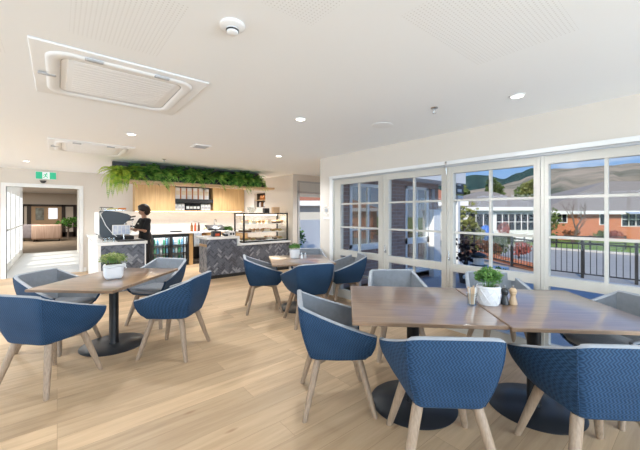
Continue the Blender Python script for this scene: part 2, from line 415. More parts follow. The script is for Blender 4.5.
# ------------------------------------------------------------------ room shell
XW, YD, YH, YR, XN = 3.77, 9.84, 4.586, 6.75, 4.65      # window wall, door wall, hall wall, recess wall, counter side wall
XL, YB = -4.4, -3.3
fb = MB(); fb.box(XL-.1, XW+.08, YB-.1, YD+.05, -.1, 0); fb.box(XW+.08, 7.7, 4.5, YR+.08, -.1, 0); fb.box(XW+.08, XN+.08, YR+.08, YD+.05, -.1, 0)
struct('floor', fb, 'floor', label='pale oak plank floor of the cafe')
cb = MB(); cb.box(XL-.1, XW+.1, YB-.1, YD+.1, CEIL, CEIL+.12); cb.box(XW+.1, 7.7, 4.5, YR+.1, CEIL, CEIL+.12); cb.box(XW+.1, XN+.1, YR+.1, YD+.1, CEIL, CEIL+.12)
struct('ceiling', cb, 'ceiling', label='white plasterboard ceiling with perforated patches')

# window bays of the right wall: glass spans
BAYS = [(3.197, 4.04), (2.163, 3.005), (1.146, 2.01), (0.155, 1.016), (-0.86, 0.0)]
Y0W, Y1W, ZH = -1.05, 4.22, 2.06
wb = MB(); wall_x(wb, XW, XW+.09, YB, YH, 0, CEIL, [(Y0W, Y1W, 0.0, ZH)])
struct('wall_right', wb, 'wall', label='beige wall above and around the row of windows')
hb = MB(); wall_y(hb, XW+.09, 7.7, 4.5, YH, -.15, 2.62, [(4.45, 5.55, .75, 2.05), (6.27, 7.22, .08, 2.08)])
hb.box(7.62, 7.7, YH, YR, -.15, 2.62); 
struct('wall_wing', hb, 'brickwing', label='brown brick wall of the wing outside the windows')
hi = MB(); wall_y(hi, XW+.091, 7.6, YH, YH+.02, 0, CEIL, [(4.45, 5.55, .75, 2.05), (6.27, 7.22, 0, 2.08)])
struct('wall_hall', hi, 'wall', label='beige inner face of the hall wall')
rb = MB(); wall_y(rb, XN, 7.7, YR, YR+.09, 0, CEIL, [(4.79, 5.75, 0, 2.28)])
struct('wall_recess', rb, 'wall', label='beige wall around the dark framed glazed door')
nb = MB(); wall_x(nb, XN, XN+.09, YR+.09, YD, 0, CEIL, [(8.16, 8.82, 1.62, 2.04)])
struct('wall_side', nb, 'wall', label='beige side wall behind the cake display')
bb = MB(); wall_y(bb, XL, XN+.09, YD, YD+.12, 0, CEIL, [(-.87, .42, 0, 2.04)])
struct('wall_back', bb, 'wall', label='beige back wall with the corridor opening')
LWN = [(-2.6, -.4, .25, 2.15), (.2, 2.6, .25, 2.15), (3.2, 5.6, .25, 2.15), (6.2, 8.4, .25, 2.15)]  # unseen window openings added to bring fill light into the room
lb = MB(); wall_x(lb, XL-.1, XL, YB, YD, 0, CEIL, LWN); struct('wall_left', lb, 'wall')
for i, (ya, yb, za, zb) in enumerate(LWN):
    f = MB()
    for a, b_, c, d in ((ya, yb, za, za+.06), (ya, yb, zb-.06, zb), (ya, ya+.06, za+.06, zb-.06), (yb-.06, yb, za+.06, zb-.06), ((ya+yb)/2-.03, (ya+yb)/2+.03, za+.06, zb-.06)):
        f.box(XL-.08, XL-.02, a, b_, c, d)
    struct('window_%d' % (30+i), f, 'cream', label='added tall window for fill light opposite the glazed wall, bay %d' % (i+1))
nw = MB(); nw.box(-9.2, -9, -25, 6.9, -.2, 5.2); struct('wall_sunblock', nw, 'white', label='tall unseen wall added to block the sun from the left windows')  # unseen wall added to keep the sun out of the left windows
RW = [(-3.9, -1.6, .25, 2.15), (-1.2, 1.1, .25, 2.15), (1.4, 3.5, .25, 2.15)]
eb = MB(); wall_y(eb, XL, XW+.09, YB-.1, YB, 0, CEIL, RW); struct('wall_rear', eb, 'wall')
for i, (xa, xb, za, zb) in enumerate(RW):
    f = MB()
    for a, b_, c, d in ((xa, xb, za, za+.06), (xa, xb, zb-.06, zb), (xa, xa+.06, za, zb), (xb-.06, xb, za, zb), ((xa+xb)/2-.03, (xa+xb)/2+.03, za, zb)):
        f.box(a, b_, YB-.08, YB-.02, c, d)
    struct('window_%d' % (i+6), f, 'cream', label='tall window in the wall behind the tables, bay %d' % (i+1))

# right wall windows
tb = MB()
tb.box(XW-.035, XW, Y0W-.02, Y1W+.07, ZH-.01, ZH+.035)              # head trim
tb.box(XW-.028, XW+.05, Y1W-.005, Y1W+.07, 0, ZH+.0)                 # left casing
struct('trim_1', tb, 'white', label='white casing around the row of windows')
gb = MB(); gb.box(XW-.022, XW-.002, Y0W, Y1W, ZH-.035, ZH-.012)  # grey strip drawn for the shadow groove below the head trim
struct('trim_2', gb, 'greyplast', label='grey strip in place of the shadow groove along the window head')
for i, (ya, yb) in enumerate(BAYS):
    f = MB()
    y0, y1 = ya-.0965, yb+.0965 if i != 2 else yb+.075
    y0 = (ya+BAYS[i+1][1])/2+.001 if i < 4 else Y0W
    y1 = (yb+BAYS[i-1][0])/2-.001 if i else Y1W
    x0, x1 = XW+.005, XW+.075
    zt = 1.94
    f.box(x0, x1, y0, ya, 0, ZH-.035); f.box(x0, x1, yb, y1, 0, ZH-.035)      # stiles
    f.box(x0, x1, ya, yb, zt, ZH-.035); f.box(x0, x1, ya, yb, .725, .82); f.box(x0, x1, ya, yb, 0, .14)
    xm0, xm1 = XW+.022, XW+.058
    ym = (ya+yb)/2
    for z in (1.605, 1.21): f.box(xm0, xm1, ya, yb, z-.013, z+.013)
    f.box(xm0-.003, xm1+.003, ym-.013, ym+.013, .82, zt); f.box(xm0-.003, xm1+.003, ym-.013, ym+.013, .14, .725)
    f.box(xm0, xm1, ya, yb, .43-.013, .43+.013)
    # slim bead that casts a line beside each sash
    f.box(XW-.006, XW+.005, y0+.002, y0+.03, 0.02, ZH-.04); f.box(XW-.006, XW+.005, y1-.03, y1-.002, 0.02, ZH-.04)
    w = struct('window_%d' % (i+1), f, 'cream', label='cream multi-pane window, bay %d counted from the far wall corner' % (i+1))
    g = MB(); g.box(XW+.037, XW+.043, ya+.001, yb-.001, .14, zt)
    g.build('pane', 'glass', w)
    if i in (1, 2):
        l = MB(); l.box(XW-.03, XW-.006, yb+.03, yb+.045, .86, .9); l.tube((XW-.03, yb+.037, .88), (XW-.03, yb+.037, .98), .006, n=8)
        l.build('latch', 'steel', w)
cordm = MB(); cordm.path([(XW-.012, 2.083, 2.09), (XW-.03, 2.083, 2.05), (XW-.026, 2.083, 1.99), (XW-.014, 2.083, 1.93)], .006, 8); cordm.box(XW-.035, XW, 2.07, 2.096, 2.06, 2.09)
tag(cordm.build('blind_bracket', 'steel'), 'small steel blind bracket above the post between window bays', 'bracket')

# wing windows
for n, (xa, xb, za, zb) in enumerate(((4.45, 5.55, .75, 2.05), (6.27, 7.22, .08, 2.08))):
    f = MB(); w = .065
    y0, y1 = 4.485, 4.56
    f.box(xa, xa+w, y0, y1, za, zb); f.box(xb-w, xb, y0, y1, za, zb); f.box(xa, xb, y0, y1, zb-w, zb); f.box(xa, xb, y0, y1, za, za+w)
    xm = (xa+xb)/2
    f.box(xm-.02, xm+.02, y0+.01, y1, za, zb)
    if n == 1: f.box(xa, xb, y0, y1, .72, .86)
    f.box(xa-.03, xb+.03, 4.44, 4.5, za-.05, za)
    if n == 0:
        f.box(xa+w, xm, y0+.02, y1-.02, 1.1, 1.13); f.box(xm, xb-w, y0+.02, y1-.02, 1.1, 1.13)
    w_ = struct('window_%d' % (10+n), f, 'white', label=('white window in the brick wing near the corner' if n == 0 else 'white glazed door unit at the far end of the brick wing'))
    g = MB(); g.box(xa+.03, xb-.03, 4.52, 4.526, za+.03, zb-.03); g.build('pane', 'wingglass', w_)

# ceiling edge + skirting
sk = MB(); sk.box(.51, .56, YD-.015, YD, 0, .1); sk.box(XL, -.96, YD-.015, YD, 0, .1)
struct('baseboard_back', sk, 'white')
sr = MB(); sr.box(XW-.015, XW, Y1W+.07, YH, 0, .1); sr.box(XW-.015, XW, YB, Y0W-.02, 0, .1); struct('baseboard_right', sr, 'white')
# corridor opening casing
dc = MB()
for xa, xb in ((-.95, -.87), (.42, .5)): dc.box(xa, xb, YD-.02, YD+.14, 0, 2.04)
dc.box(-.95, .5, YD-.02, YD+.14, 2.04, 2.12)
struct('door_1', dc, 'white', label='white cased opening into the corridor')

# corridor and lounge
CY1 = 15.6
cf = MB(); cf.box(-.95, .7, YD+.02, CY1, -.1, 0.002); struct('floor_corridor', cf, 'carpet', label='pale carpet of the corridor')
cl = MB()
WN = [(10.5, 11.55, .12, 2.05), (11.75, 12.8, .12, 2.05), (13.0, 14.05, .12, 2.05), (14.25, 15.3, .12, 2.05)]
wall_x(cl, -1.05, -.95, YD+.12, CY1, 0, 2.4, WN); struct('wall_corridor', cl, 'white', label='white corridor wall with glazed doors')
for i, (ya, yb, za, zb) in enumerate(WN):
    f = MB()
    for a, b_, c, d in ((ya, ya+.08, za, zb), (yb-.08, yb, za, zb), (ya+.08, yb-.08, za, za+.1), (ya+.08, yb-.08, zb-.08, zb), (ya+.08, yb-.08, 1.0, 1.05)):
        f.box(-1.03, -.94, a, b_, c, d)
    f.box(-1.025, -.945, (ya+yb)/2-.03, (ya+yb)/2+.03, za+.1, zb-.08)
    o = struct('window_%d' % (20+i), f, 'white', label='white glazed corridor door letting in sun, number %d from the cafe' % (i+1))
    g = MB(); g.box(-.99, -.985, ya+.02, yb-.02, za+.02, zb-.02); g.build('pane', 'glass', o)
cr = MB(); cr.box(.6, .7, YD+.12, CY1, 0, 2.4); struct('wall_corridor_right', cr, 'wall')
cc = MB(); cc.box(-1.05, .7, YD+.1, CY1, 2.4, 2.5); cc.box(-5, 6, CY1, 25.2, 2.62, 2.72); cc.box(-5, 6, CY1-.05, CY1, 2.4, 2.72)
struct('ceiling_corridor', cc, 'ceiling')
lf = MB(); lf.box(-5, 6, CY1, 25.2, -.1, 0); struct('floor_lounge', lf, 'carpetb', label='brown carpet of the lounge')
lw = MB(); lw.box(-5, 6, 25, 25.1, 0, 2.62); struct('wall_lounge', lw, 'wall', label='far wall of the lounge')
lw = MB(); lw.box(-5.1, -5, CY1, 25, 0, 2.62); lw.box(6, 6.1, CY1, 25, 0, 2.62); lw.box(-5, -1.05, CY1-.1, CY1, 0, 2.62); lw.box(.7, 6, CY1-.1, CY1, 0, 2.62)
struct('wall_lounge_sides', lw, 'wall')
# roofs that shade the ground outside
ro = MB()
ro.add([(-5.2, -4, 2.62), (4.35, -4, 2.62), (4.35, 10.1, 2.62), (-5.2, 10.1, 2.62), (-.5, -4, 4.3), (-.5, 10.1, 4.3)], [(0, 1, 4), (1, 2, 5, 4), (2, 3, 5), (3, 0, 4, 5), (0, 3, 2, 1)])
ro.add([(4.35, 4.05, 2.5), (8.1, 4.05, 2.5), (8.1, 7.2, 2.5), (4.35, 7.2, 2.5), (4.35, 5.6, 3.4), (7.6, 5.6, 3.4)], [(0, 1, 5, 4), (1, 2, 5), (2, 3, 4, 5), (0, 3, 2, 1), (0, 4, 3)])
ro.box(-1.4, 1.2, 10.1, CY1, 2.52, 2.75); ro.box(-5.3, 6.3, CY1-.1, 25.4, 2.74, 2.95)
struct('roof', ro, 'roof', label='tiled roof over the cafe building')
ev = MB(); ev.box(4.3, 8.12, 3.98, 4.07, 2.2, 2.5); ev.box(4.3, 8.12, 4.07, 4.499, 2.2, 2.23); ev.box(8.05, 8.14, 4.07, 7.2, 2.2, 2.5)
struct('trim_3', ev, 'white', label='white soffit and gutter of the brick wing')

# recess glazed door
d = MB()
xa, xb = 4.79, 5.75
d.box(xa, xa+.05, YR-.03, YR+.06, 0, 2.28); d.box(xb-.05, xb, YR-.03, YR+.06, 0, 2.28); d.box(xa, xb, YR-.03, YR+.06, 2.24, 2.28); d.box(xa, xb, YR-.03, YR+.06, 1.975, 2.01)
d.box(xa, xb, YR-.03, YR+.06, 0, .06)
dr = struct('door_2', d, 'greyplast', label='glazed door with a dark frame in the recess')
p = MB(); p.box(xa+.05, xb-.05, YR, YR+.03, 2.01, 2.24); p.build('transom_panel', 'blind', dr)
p = MB(); p.box(xa+.05, xb-.05, YR-.02, YR+.03, 1.9, 1.965); p.tube((xa+.06, YR-.01, 1.885), (xb-.06, YR-.01, 1.885), .014, n=8); p.build('blind_cassette', 'blind', dr)
p = MB(); p.box(xa+.05, xb-.05, YR+.02, YR+.026, .06, 1.975); p.build('pane', 'glass', dr)
# wall ornament
o = thing('wall_ornament', 'pale star shaped ornament with silver centre on the wall beside the windows', 'ornament', (XW-.001, 4.40, 1.5))
m = MB()
for k in range(8):
    a = k*PI/4; rr = .075 if k % 2 == 0 else .068
    m.rings([[( -.004, rr*math.cos(a)-.02*math.sin(a)*q, rr*math.sin(a)+.02*math.cos(a)*q) for q in (-1, 1)] + [(-.004, (rr+.022)*math.cos(a), (rr+.022)*math.sin(a))],
             [(-.012, rr*math.cos(a)-.02*math.sin(a)*q, rr*math.sin(a)+.02*math.cos(a)*q) for q in (-1, 1)] + [(-.012, (rr+.022)*math.cos(a), (rr+.022)*math.sin(a))]], 0, False)
m.build('petals', 'white', o)
m = MB(); m.lathe([(.001, 0), (.036, 0), (.036, .012), (.001, .016)], 16); m.xf(Matrix.Rotation(-PI/2, 4, 'Y')); m.build('centre_disc', 'greyplast', o)
m = MB()
for k in range(3): m.box(-.012, 0, -.075+k*.055, -.035+k*.055, -.16, -.12)
m.build('switches', 'white', o)

# ------------------------------------------------------------------ ceiling fittings
def downlight(x, y, label):
    o = thing('downlight', label, 'ceiling light', (x, y, CEIL), group='recessed ceiling downlights')
    m = MB(); m.lathe([(.045, -.001), (.062, -.001), (.062, -.008), (.05, -.010), (.045, -.004)], 24); m.build('trim_ring', 'white', o)
    m = MB(); m.lathe([(.001, -.003), (.045, -.003), (.045, -.006), (.001, -.007)], 24); m.build('lens', 'lamp', o)
    l = bpy.data.lights.new('downlight_beam', 'SPOT'); l.energy = 140 if y > 5 else 95 if y > 4 else 55; l.spot_size = math.radians(140); l.spot_blend = .8; l.shadow_soft_size = .05; l.color = (.93, .97, 1.0)
    lo = bpy.data.objects.new('downlight_beam', l); COL.objects.link(lo); lo.parent = o; lo.location = (0, 0, -.03)
for x, y, lb_ in ((.727, 4.64, 'round white downlight above the table with the knotted white pot'), (2.0, 2.76, 'round white downlight over the middle of the ceiling'),
                  (3.0, 4.79, 'round white downlight near the wall corner by the display case'), (-.457, 8.34, 'round white downlight in front of the exit sign'),
                  (3.03, 1.04, 'round white downlight closest to the window wall')):
    downlight(x, y, lb_)
for x, y in ((-1.5, 5.6), (-1.5, 1.2), (2.2, 8.6), (3.7, 8.7), (-2.9, 8.3), (-2.9, 3.2), (5.3, 5.7)):  # extra unseen downlights added to brighten the back, the seating and the hall
    downlight(x, y, 'added round white downlight out of view, brightening the room')

def cassette(x0, y0, label):
    L_ = 1.03
    o = thing('ceiling_cassette', label, 'air conditioner', (x0+L_/2, y0+L_/2, CEIL))
    h = L_/2
    m = MB(); m.rbox(-h, h, -h, h, -.014, -.0005, .006, n=3); m.build('panel', 'offwhite', o)
    # raised inner frame with rounded corners
    m = MB()
    def rr(hh, r, z):
        pts = []
        for qx, qy, a0 in ((hh-r, hh-r, 0), (-hh+r, hh-r, PI/2), (-hh+r, -hh+r, PI), (hh-r, -hh+r, 1.5*PI)):
            for i in range(7):
                a = a0+i*PI/12; pts.append((qx+r*math.cos(a), qy+r*math.sin(a), z))
        return pts
    m.rings([rr(.445, .13, -.0135), rr(.44, .13, -.024), rr(.425, .12, -.028), rr(.385, .1, -.026), rr(.37, .09, -.0135)], 0, True, False, False)
    m.build('vane_ring', 'offwhite', o)
    m = MB()
    m.rings([rr(.372, .09, -.0145), rr(.364, .085, -.0165)], 0, True, False, False)
    m.build('air_slot', 'greyplast', o)  # grey colour stands in for the shadow inside the slot
    m = MB(); m.rbox(-.33, .33, -.33, .33, -.018, -.013, .004, n=2)
    for k in range(13): m.box(-.3, .3, -.3+k*.05-.012, -.3+k*.05+.012, -.0195, -.0175)
    m.build('grille', 'offwhite', o)
    for sx, sy in ((-.2, -.44), (.2, -.44), (-.44, .0)):
        m = MB(); m.rbox(sx-.05, sx+.05, sy-.015, sy+.015, -.034, -.02, .006, n=2); m.build('vane_hinge', 'greyplast', o)
    return o
cassette(-.13, 2.43, 'large white air conditioning cassette nearest in the ceiling')
cassette(-.1, 5.55, 'white air conditioning cassette farther back before the ferns')
o = thing('smoke_detector', 'round white smoke detector in the middle of the ceiling', 'smoke detector', (.72, 1.61, CEIL))
m = MB(); m.lathe([(.001, 0), (.065, 0), (.065, -.012), (.05, -.022), (.001, -.022)], 24); m.build('base_plate', 'offwhite', o)
m = MB(); m.lathe([(.032, -.022), (.03, -.045), (.022, -.05), (.001, -.05)], 16); m.build('sensor', 'offwhite', o)
m = MB(); m.lathe([(.0335, -.028), (.0335, -.036), (.031, -.036), (.031, -.028)], 16); m.build('sensor_gap', 'darkplast', o)
for x, y, lb_ in ((1.53, 6.41, 'small sprinkler head on the ceiling before the fern shelf'), (2.77, 1.66, 'small sprinkler head on the ceiling near the windows')):
    o = thing('sprinkler', lb_, 'sprinkler', (x, y, CEIL), group='ceiling sprinklers')
    m = MB(); m.lathe([(.001, 0), (.035, 0), (.03, -.008), (.012, -.012), (.012, -.03), (.001, -.03)], 14); m.build('escutcheon', 'steel', o)
    m = MB(); m.tube((.012, 0, -.02), (.004, 0, -.05), .003, n=6); m.tube((-.012, 0, -.02), (-.004, 0, -.05), .003, n=6); m.lathe([(.001, -.05), (.018, -.052), (.001, -.054)], 12); m.build('deflector', 'steel', o)
m = MB(); m.lathe([(.001, -.001), (.12, -.001), (.118, -.006), (.11, -.007), (.001, -.007)], 30)
tag(m.build('ceiling_speaker', 'offwhite', None, (2.85, 2.36, CEIL)), 'flat round white speaker grille in the ceiling', 'speaker')
m = MB(); m.rbox(-.12, .12, -.12, .12, -.014, 0, .005, n=2); o = m.build('ceiling_vent', 'offwhite', None, (1.66, 4.82, CEIL)); tag(o, 'small square white vent in the ceiling', 'vent')
m = MB()
for k in range(5): m.box(-.09, .09, -.085+k*.04, -.065+k*.04, -.018, -.013)
m.build('slats', 'greyplast', o)

# exit sign
o = thing('exit_sign', 'green and white running man exit sign over the corridor opening', 'exit sign', (-.20, YD-.03, 2.32))
def sx_(u): return u
m = MB(); m.box(-.185, .185, -.005, .03, -.085, .085); m.build('sign_body', 'white', o)
m = MB(); m.box(-.18, -.065, -.008, -.005, -.08, .08); m.build('green_panel', 'green', o)
m = MB(); m.box(.065, .18, -.008, -.005, -.08, .08); m.build('green_panel', 'green', o)
m = MB(); m.box(-.0645, .0645, -.008, -.005, -.08, .08); m.build('white_panel', 'signwhite', o)
m = MB()
m.ball((.012, -.012, .05), (.013, .004, .013), 8)
for p0, p1, r in (((.0, -.011, .03), (-.01, -.011, -.01), .011), ((.0, -.011, .03), (.035, -.011, .01), .006), ((0, -.011, .03), (-.035, -.011, .02), .006),
                  ((-.035, -.011, .02), (-.045, -.011, -.005), .006), ((-.01, -.011, -.01), (.025, -.011, -.03), .008), ((.025, -.011, -.03), (.015, -.011, -.065), .007),
                  ((-.01, -.011, -.01), (-.03, -.011, -.04), .008), ((-.03, -.011, -.04), (-.055, -.011, -.045), .007)):
    m.tube(p0, p1, r, r, 6)
m.build('running_man', 'green', o)
m = MB(); m.lathe([(.001, 0), (.055, 0), (.05, -.02), (.03, -.045), (.001, -.05)], 18, sy=.7)
m.box(-.06, .06, -.03, .03, 0, .012)
tag(m.build('motion_sensor', 'darkplast', None, (-.25, YD-.055, 2.19)), 'black dome motion sensor above the corridor opening', 'sensor')

# ------------------------------------------------------------------ chairs
RIM = [(0, -.297, .80), (.11, -.297, .80), (.19, -.296, .799), (.23, -.293, .795), (.25, -.28, .786), (.262, -.25, .772), (.285, -.15, .730), (.308, -.04, .688), (.326, .08, .646), (.332, .18, .614), (.322, .245, .594)]
BOT = [(0, -.215, .405), (.08, -.215, .405), (.135, -.214, .405), (.165, -.21, .405), (.182, -.195, .405), (.19, -.165, .404), (.205, -.09, .402), (.218, 0, .402), (.23, .09, .405), (.236, .17, .411), (.234, .225, .428)]
def full(lst): return [(-x, y, z) for x, y, z in reversed(lst[1:])] + lst
def chair_shell():
    rim, bot = full(RIM), full(BOT); n = len(rim)
    NV = 9
    def outer(i, v):
        b, r = bot[i], rim[i]
        h = 1-(1-v)**1.8
        return Vector((b[0]+(r[0]-b[0])*h, b[1]+(r[1]-b[1])*h, b[2]+(r[2]-b[2])*v))
    nrm = []
    for i in range(n):
        a, c = rim[max(i-1, 0)], rim[min(i+1, n-1)]
        tx, ty = c[0]-a[0], c[1]-a[1]; l = math.hypot(tx, ty)
        nrm.append(Vector((ty/l, -tx/l, 0)))     # outward (path runs left front -> back -> right front)
    out = MB(); vs = []; fs = []
    for v in range(NV):
        for i in range(n): vs.append(outer(i, v/(NV-1)))
    for v in range(NV-1):
        for i in range(n-1): fs.append((v*n+i, v*n+i+1, (v+1)*n+i+1, (v+1)*n+i))
    T = .036
    inn = MB(); iv = []
    for v in range(NV):
        f = v/(NV-1)
        for i in range(n):
            p = outer(i, .1+.9*f) - nrm[i]*(T if v else T*.9)
            p.y = min(p.y, .232) if abs(p.x) > .1 else p.y
            iv.append(p)
    ifs = []
    for v in range(NV-1):
        for i in range(n-1): ifs.append((v*n+i+1, v*n+i, (v+1)*n+i, (v+1)*n+i+1))
    inn.add(iv, ifs, 0, True)
    out.add(vs, fs, 0, True)
    # front ends of the arms
    for i in (0, n-1):
        cap = [vs[v*n+i] for v in range(NV)] + [iv[v*n+i] for v in range(NV-1, -1, -1)]
        mid = [( (vs[v*n+i]+iv[v*n+i])/2 + Vector((0, .012, 0))) for v in range(NV)]
        out.add([vs[v*n+i] for v in range(NV)]+mid+[iv[v*n+i] for v in range(NV)],
                [(v, v+1, NV+v+1, NV+v) for v in range(NV-1)]+[(NV+v, NV+v+1, 2*NV+v+1, 2*NV+v) for v in range(NV-1)], 0, True)
    # underside
    e0 = [Vector((p.x*.955, p.y*.955, p.z-.010)) for p in vs[:n]]; e1 = [Vector((p.x*.86, p.y*.86, .388)) for p in vs[:n]]
    out.rings([list(vs[:n]), e0, e1], 0, True, False, True)
    # top piping
    pip = MB()
    pts = [(vs[(NV-1)*n+i]+iv[(NV-1)*n+i])/2 for i in range(n)]
    rings = []
    for i in range(n):
        p = pts[i]; nn_ = nrm[i]; r = T/2+.001
        rings.append([p+nn_*(r*math.cos(a))+Vector((0, 0, .010*math.sin(a))) for a in [2*PI*k/10 for k in range(10)]])
    pip.rings(rings, 0, True)
    # corner seams
    seam = []
    for i in (n//2-4, n//2+4):
        ps = [vs[v*n+i]+nrm[i]*.001 for v in range(NV)]
        seam.append(MB().path(ps, .0035, 6))
    return out, inn, pip, seam, bot
def seat_mesh(bot):
    m = MB()
    def ring(ins, z, fr):
        pts = []
        for (x, y, _) in bot:
            k = .985-ins
            pts.append((x*k, max(y*k, -.225+ins) if y < 0 else min(y, fr-.03), z))
        # rounded front
        w = abs(pts[0][0])
        for q in (.85, .5, 0, -.5, -.85): pts.append((w*q, fr - (.012 if abs(q) > .8 else 0), z))
        return pts
    m.rings([ring(.09, .411, .205), ring(.05, .425, .232), ring(.01, .45, .243), ring(.0, .462, .238), ring(.05, .472, .22), ring(.25, .470, .16)], 0, True)
    return m
def make_chair(name, label):
    o = thing(name, label, 'chair', group='navy tub chairs around the tables')
    out, inn, pip, seam, bot = chair_shell()
    out.build('shell', 'navy', o); inn.build('lining', 'grey', o); pip.build('rim_piping', 'piping', o); [q.build('seam', 'navy', o) for q in seam]
    seat_mesh(bot).build('seat', 'grey', o)
    for sx in (-1, 1):
        for sy in (-1, 1):
            m = MB()
            p0 = Vector((sx*.16, sy*.15, .392)); p1 = Vector((sx*.255, sy*.25, 0))
            rings = []
            for t, r in ((0, .025), (.08, .027), (.5, .0245), (.97, .0185), (1, .017)):
                c = p0.lerp(p1, t)
                a0 = math.atan2(sy, sx)
                rings.append([(c.x+r*1.2*math.cos(a)*(1-.22*math.cos(4*(a-a0))**2*0), c.y+r*1.0*math.sin(a), c.z) for a in [2*PI*k/12 for k in range(12)]])
            m.rings(rings, 0, True)
            lg = m.build('leg', 'legoak', o)
            m = MB(); m.lathe([(.001, 0), (.026, 0), (.026, .014), (.001, .014)], 12, (p0.x, p0.y, .391)); m.build('leg_cap', 'darkplast', lg)
    m = MB()
    for sgn in (1, -1):
        a = math.atan2(.15*sgn, .165)
        m.box(-.222, .222, -.014, .014, .352 if sgn == 1 else .3525, .388 if sgn == 1 else .3885, 0, a, (0, 0))
    m.build('leg_frame', 'legoak', o)
    return o
CH = [  # cam X, cam Y, facing angle (90 = away from the viewer), label
    (-2.33, 2.77, 80, 'navy tub chair in front of the table with the knotted white pot, back turned'),
    (-1.53, 3.39, 175, 'navy tub chair on the right side of the table with the knotted white pot'),
    (-2.86, 3.52, -6, 'tub chair showing grey lining before the corridor opening'),
    (-2.19, 4.30, 258, 'tub chair showing grey lining before the tiled coffee counter'),
    (-.86, 4.85, 15, 'navy tub chair in front of the cake display counter'),
    (-.16, 4.30, 112, 'navy tub chair turned back at the near side of the small middle table'),
    (.38, 5.03, 193, 'navy tub chair between the middle table and the window wall'),
    (-.19, 5.56, 276, 'tub chair at the far side of the middle table by the wall corner'),
    (.12, 2.50, 5, 'navy tub chair at the left end of the joined tables'),
    (.715, 1.93, 87, 'quilted navy tub chair seen whole at the near side of the joined tables'),
    (1.53, 1.83, 86, 'quilted navy tub chair beside the whole one, cut by the picture edge'),
    (.82, 3.37, 271, 'tub chair showing pale grey lining across the joined tables from the quilted chair'),
    (1.82, 3.24, 262, 'tub chair hidden behind the potted herb and condiments on the far side'),
    (2.24, 2.42, 186, 'tub chair with dark lining at the right end of the joined tables'),
]
chair0 = None
for X, Y, a, lb_ in CH:
    x, y = W(X, Y); rz = math.radians(a) - TH - PI/2      # chair local +y faces forward
    if chair0 is None:
        chair0 = make_chair('tub_chair', lb_); chair0.location = (x, y, 0); chair0.rotation_euler = (0, 0, rz)
    else: dup(chair0, (x, y, 0), rz, lb_)

# ------------------------------------------------------------------ tables
def table(X, Y, w, d, rot, label, bx=None):
    x, y = W(X, Y)
    o = thing('pedestal_table', label, 'table', (x, y, 0), math.radians(rot)-TH)
    m = MB(); m.rbox(-w/2, w/2, -d/2, d/2, .712, .74, .006, 0, 3)
    m.build('tabletop', 'tabletop', o)
    m = MB()
    for a, b_, c, e in ((-w/2-.001, w/2+.001, -d/2-.002, -d/2+.003), (-w/2-.001, w/2+.001, d/2-.003, d/2+.002), (-w/2-.002, -w/2+.003, -d/2, d/2), (w/2-.003, w/2+.002, -d/2, d/2)):
        m.box(a, b_, c, e, .716, .736)
    m.build('edge_band', 'tableedge', o)
    cx, cy = bx or (0, 0)
    m = MB(); m.lathe([(.001, 0), (.318, 0), (.32, .004), (.31, .012), (.10, .018), (.001, .018)], 48, (cx, cy, 0)); m.build('base_disc', 'basemetal', o)
    m = MB(); m.lathe([(.049, .018), (.046, .03), (.046, .69)], 24, (cx, cy, 0)); m.build('column', 'black', o)
    m = MB(); m.box(cx-.2, cx+.2, cy-.03, cy+.03, .685, .711); m.box(cx-.03, cx+.03, cy-.2, cy+.2, .685, .711); m.build('top_plate', 'black', o)
    return o
table(-2.28, 3.54, .85, 1.19, -3.5, 'walnut pedestal table with a knotted white pot on it')
table(-.31, 4.93, .9, .96, 12, 'small walnut pedestal table in the middle by the display case')
table(.742, 2.57, .975, 1.04, -4.8, 'left walnut table of the joined pair, sugar glass at its edge', (-.02, -.12))
table(1.722, 2.465, .975, 1.05, -4.8, 'right walnut table of the joined pair, carrying the lattice pot', (-.11, -.07))

# ------------------------------------------------------------------ plants in pots, condiments
def herb_leaves(m, r, h, n, leaf, rr, base=0.0, droop=.3):
    for k in range(n):
        a = rr.uniform(0, 2*PI); q = math.sqrt(rr.random())*r; hh = h*(.45+.55*rr.random())*(1-.35*(q/r)**2)
        c = Vector((q*math.cos(a)*1.1, q*math.sin(a)*1.1, base+hh))
        d = Vector((rr.uniform(-1, 1), rr.uniform(-1, 1), rr.uniform(-.2, .9))).normalized()
        s = d.cross(Vector((rr.uniform(-1, 1), rr.uniform(-1, 1), rr.uniform(-1, 1)))).normalized()
        l = leaf*rr.uniform(.7, 1.3)
        m.add([c, c+d*l*.5+s*l*.28, c+d*l, c+d*l*.5-s*l*.28], [(0, 1, 2, 3)], 0, False)
def herb_stems(m, r, h, n, rr, base):
    for k in range(n):
        a = rr.uniform(0, 2*PI); q = r*.5*rr.random()
        m.tube((q*math.cos(a), q*math.sin(a), base), (1.9*q*math.cos(a), 1.9*q*math.sin(a), base+h*rr.uniform(.5, .9)), .0016, .001, 5)
rr = random.Random(3)
x, y = W(1.315, 2.50)
o = thing('potted_herb', 'green herb in a white lattice pot on the joined tables', 'potted plant', (x, y, .741))
m = MB(); m.lathe([(.001, 0), (.07, 0), (.075, .01), (.083, .12), (.083, .145), (.077, .145), (.075, .12), (.001, .118)], 32); pot = m.build('pot', 'pot', o)
m = MB()
for k in range(10):
    for sg in (1, -1):
        pts = []
        for j in range(9):
            t = j/8; a = 2*PI*k/10+sg*t*.95; rad = .0765+.0068*t+.0015
            pts.append((rad*math.cos(a), rad*math.sin(a), .015+.11*t))
        m.path(pts, .0032, 6)
m.path([(.085*math.cos(a), .085*math.sin(a), .13) for a in [2*PI*k/32 for k in range(33)]], .004, 6)
m.build('lattice_relief', 'pot', pot)
m = MB(); m.lathe([(.001, .119), (.074, .121), (.001, .126)], 20); m.build('soil', 'soil', o)
m = MB(); herb_leaves(m, .085, .165, 1300, .019, rr, .12); f = m.build('foliage', 'herb', o)
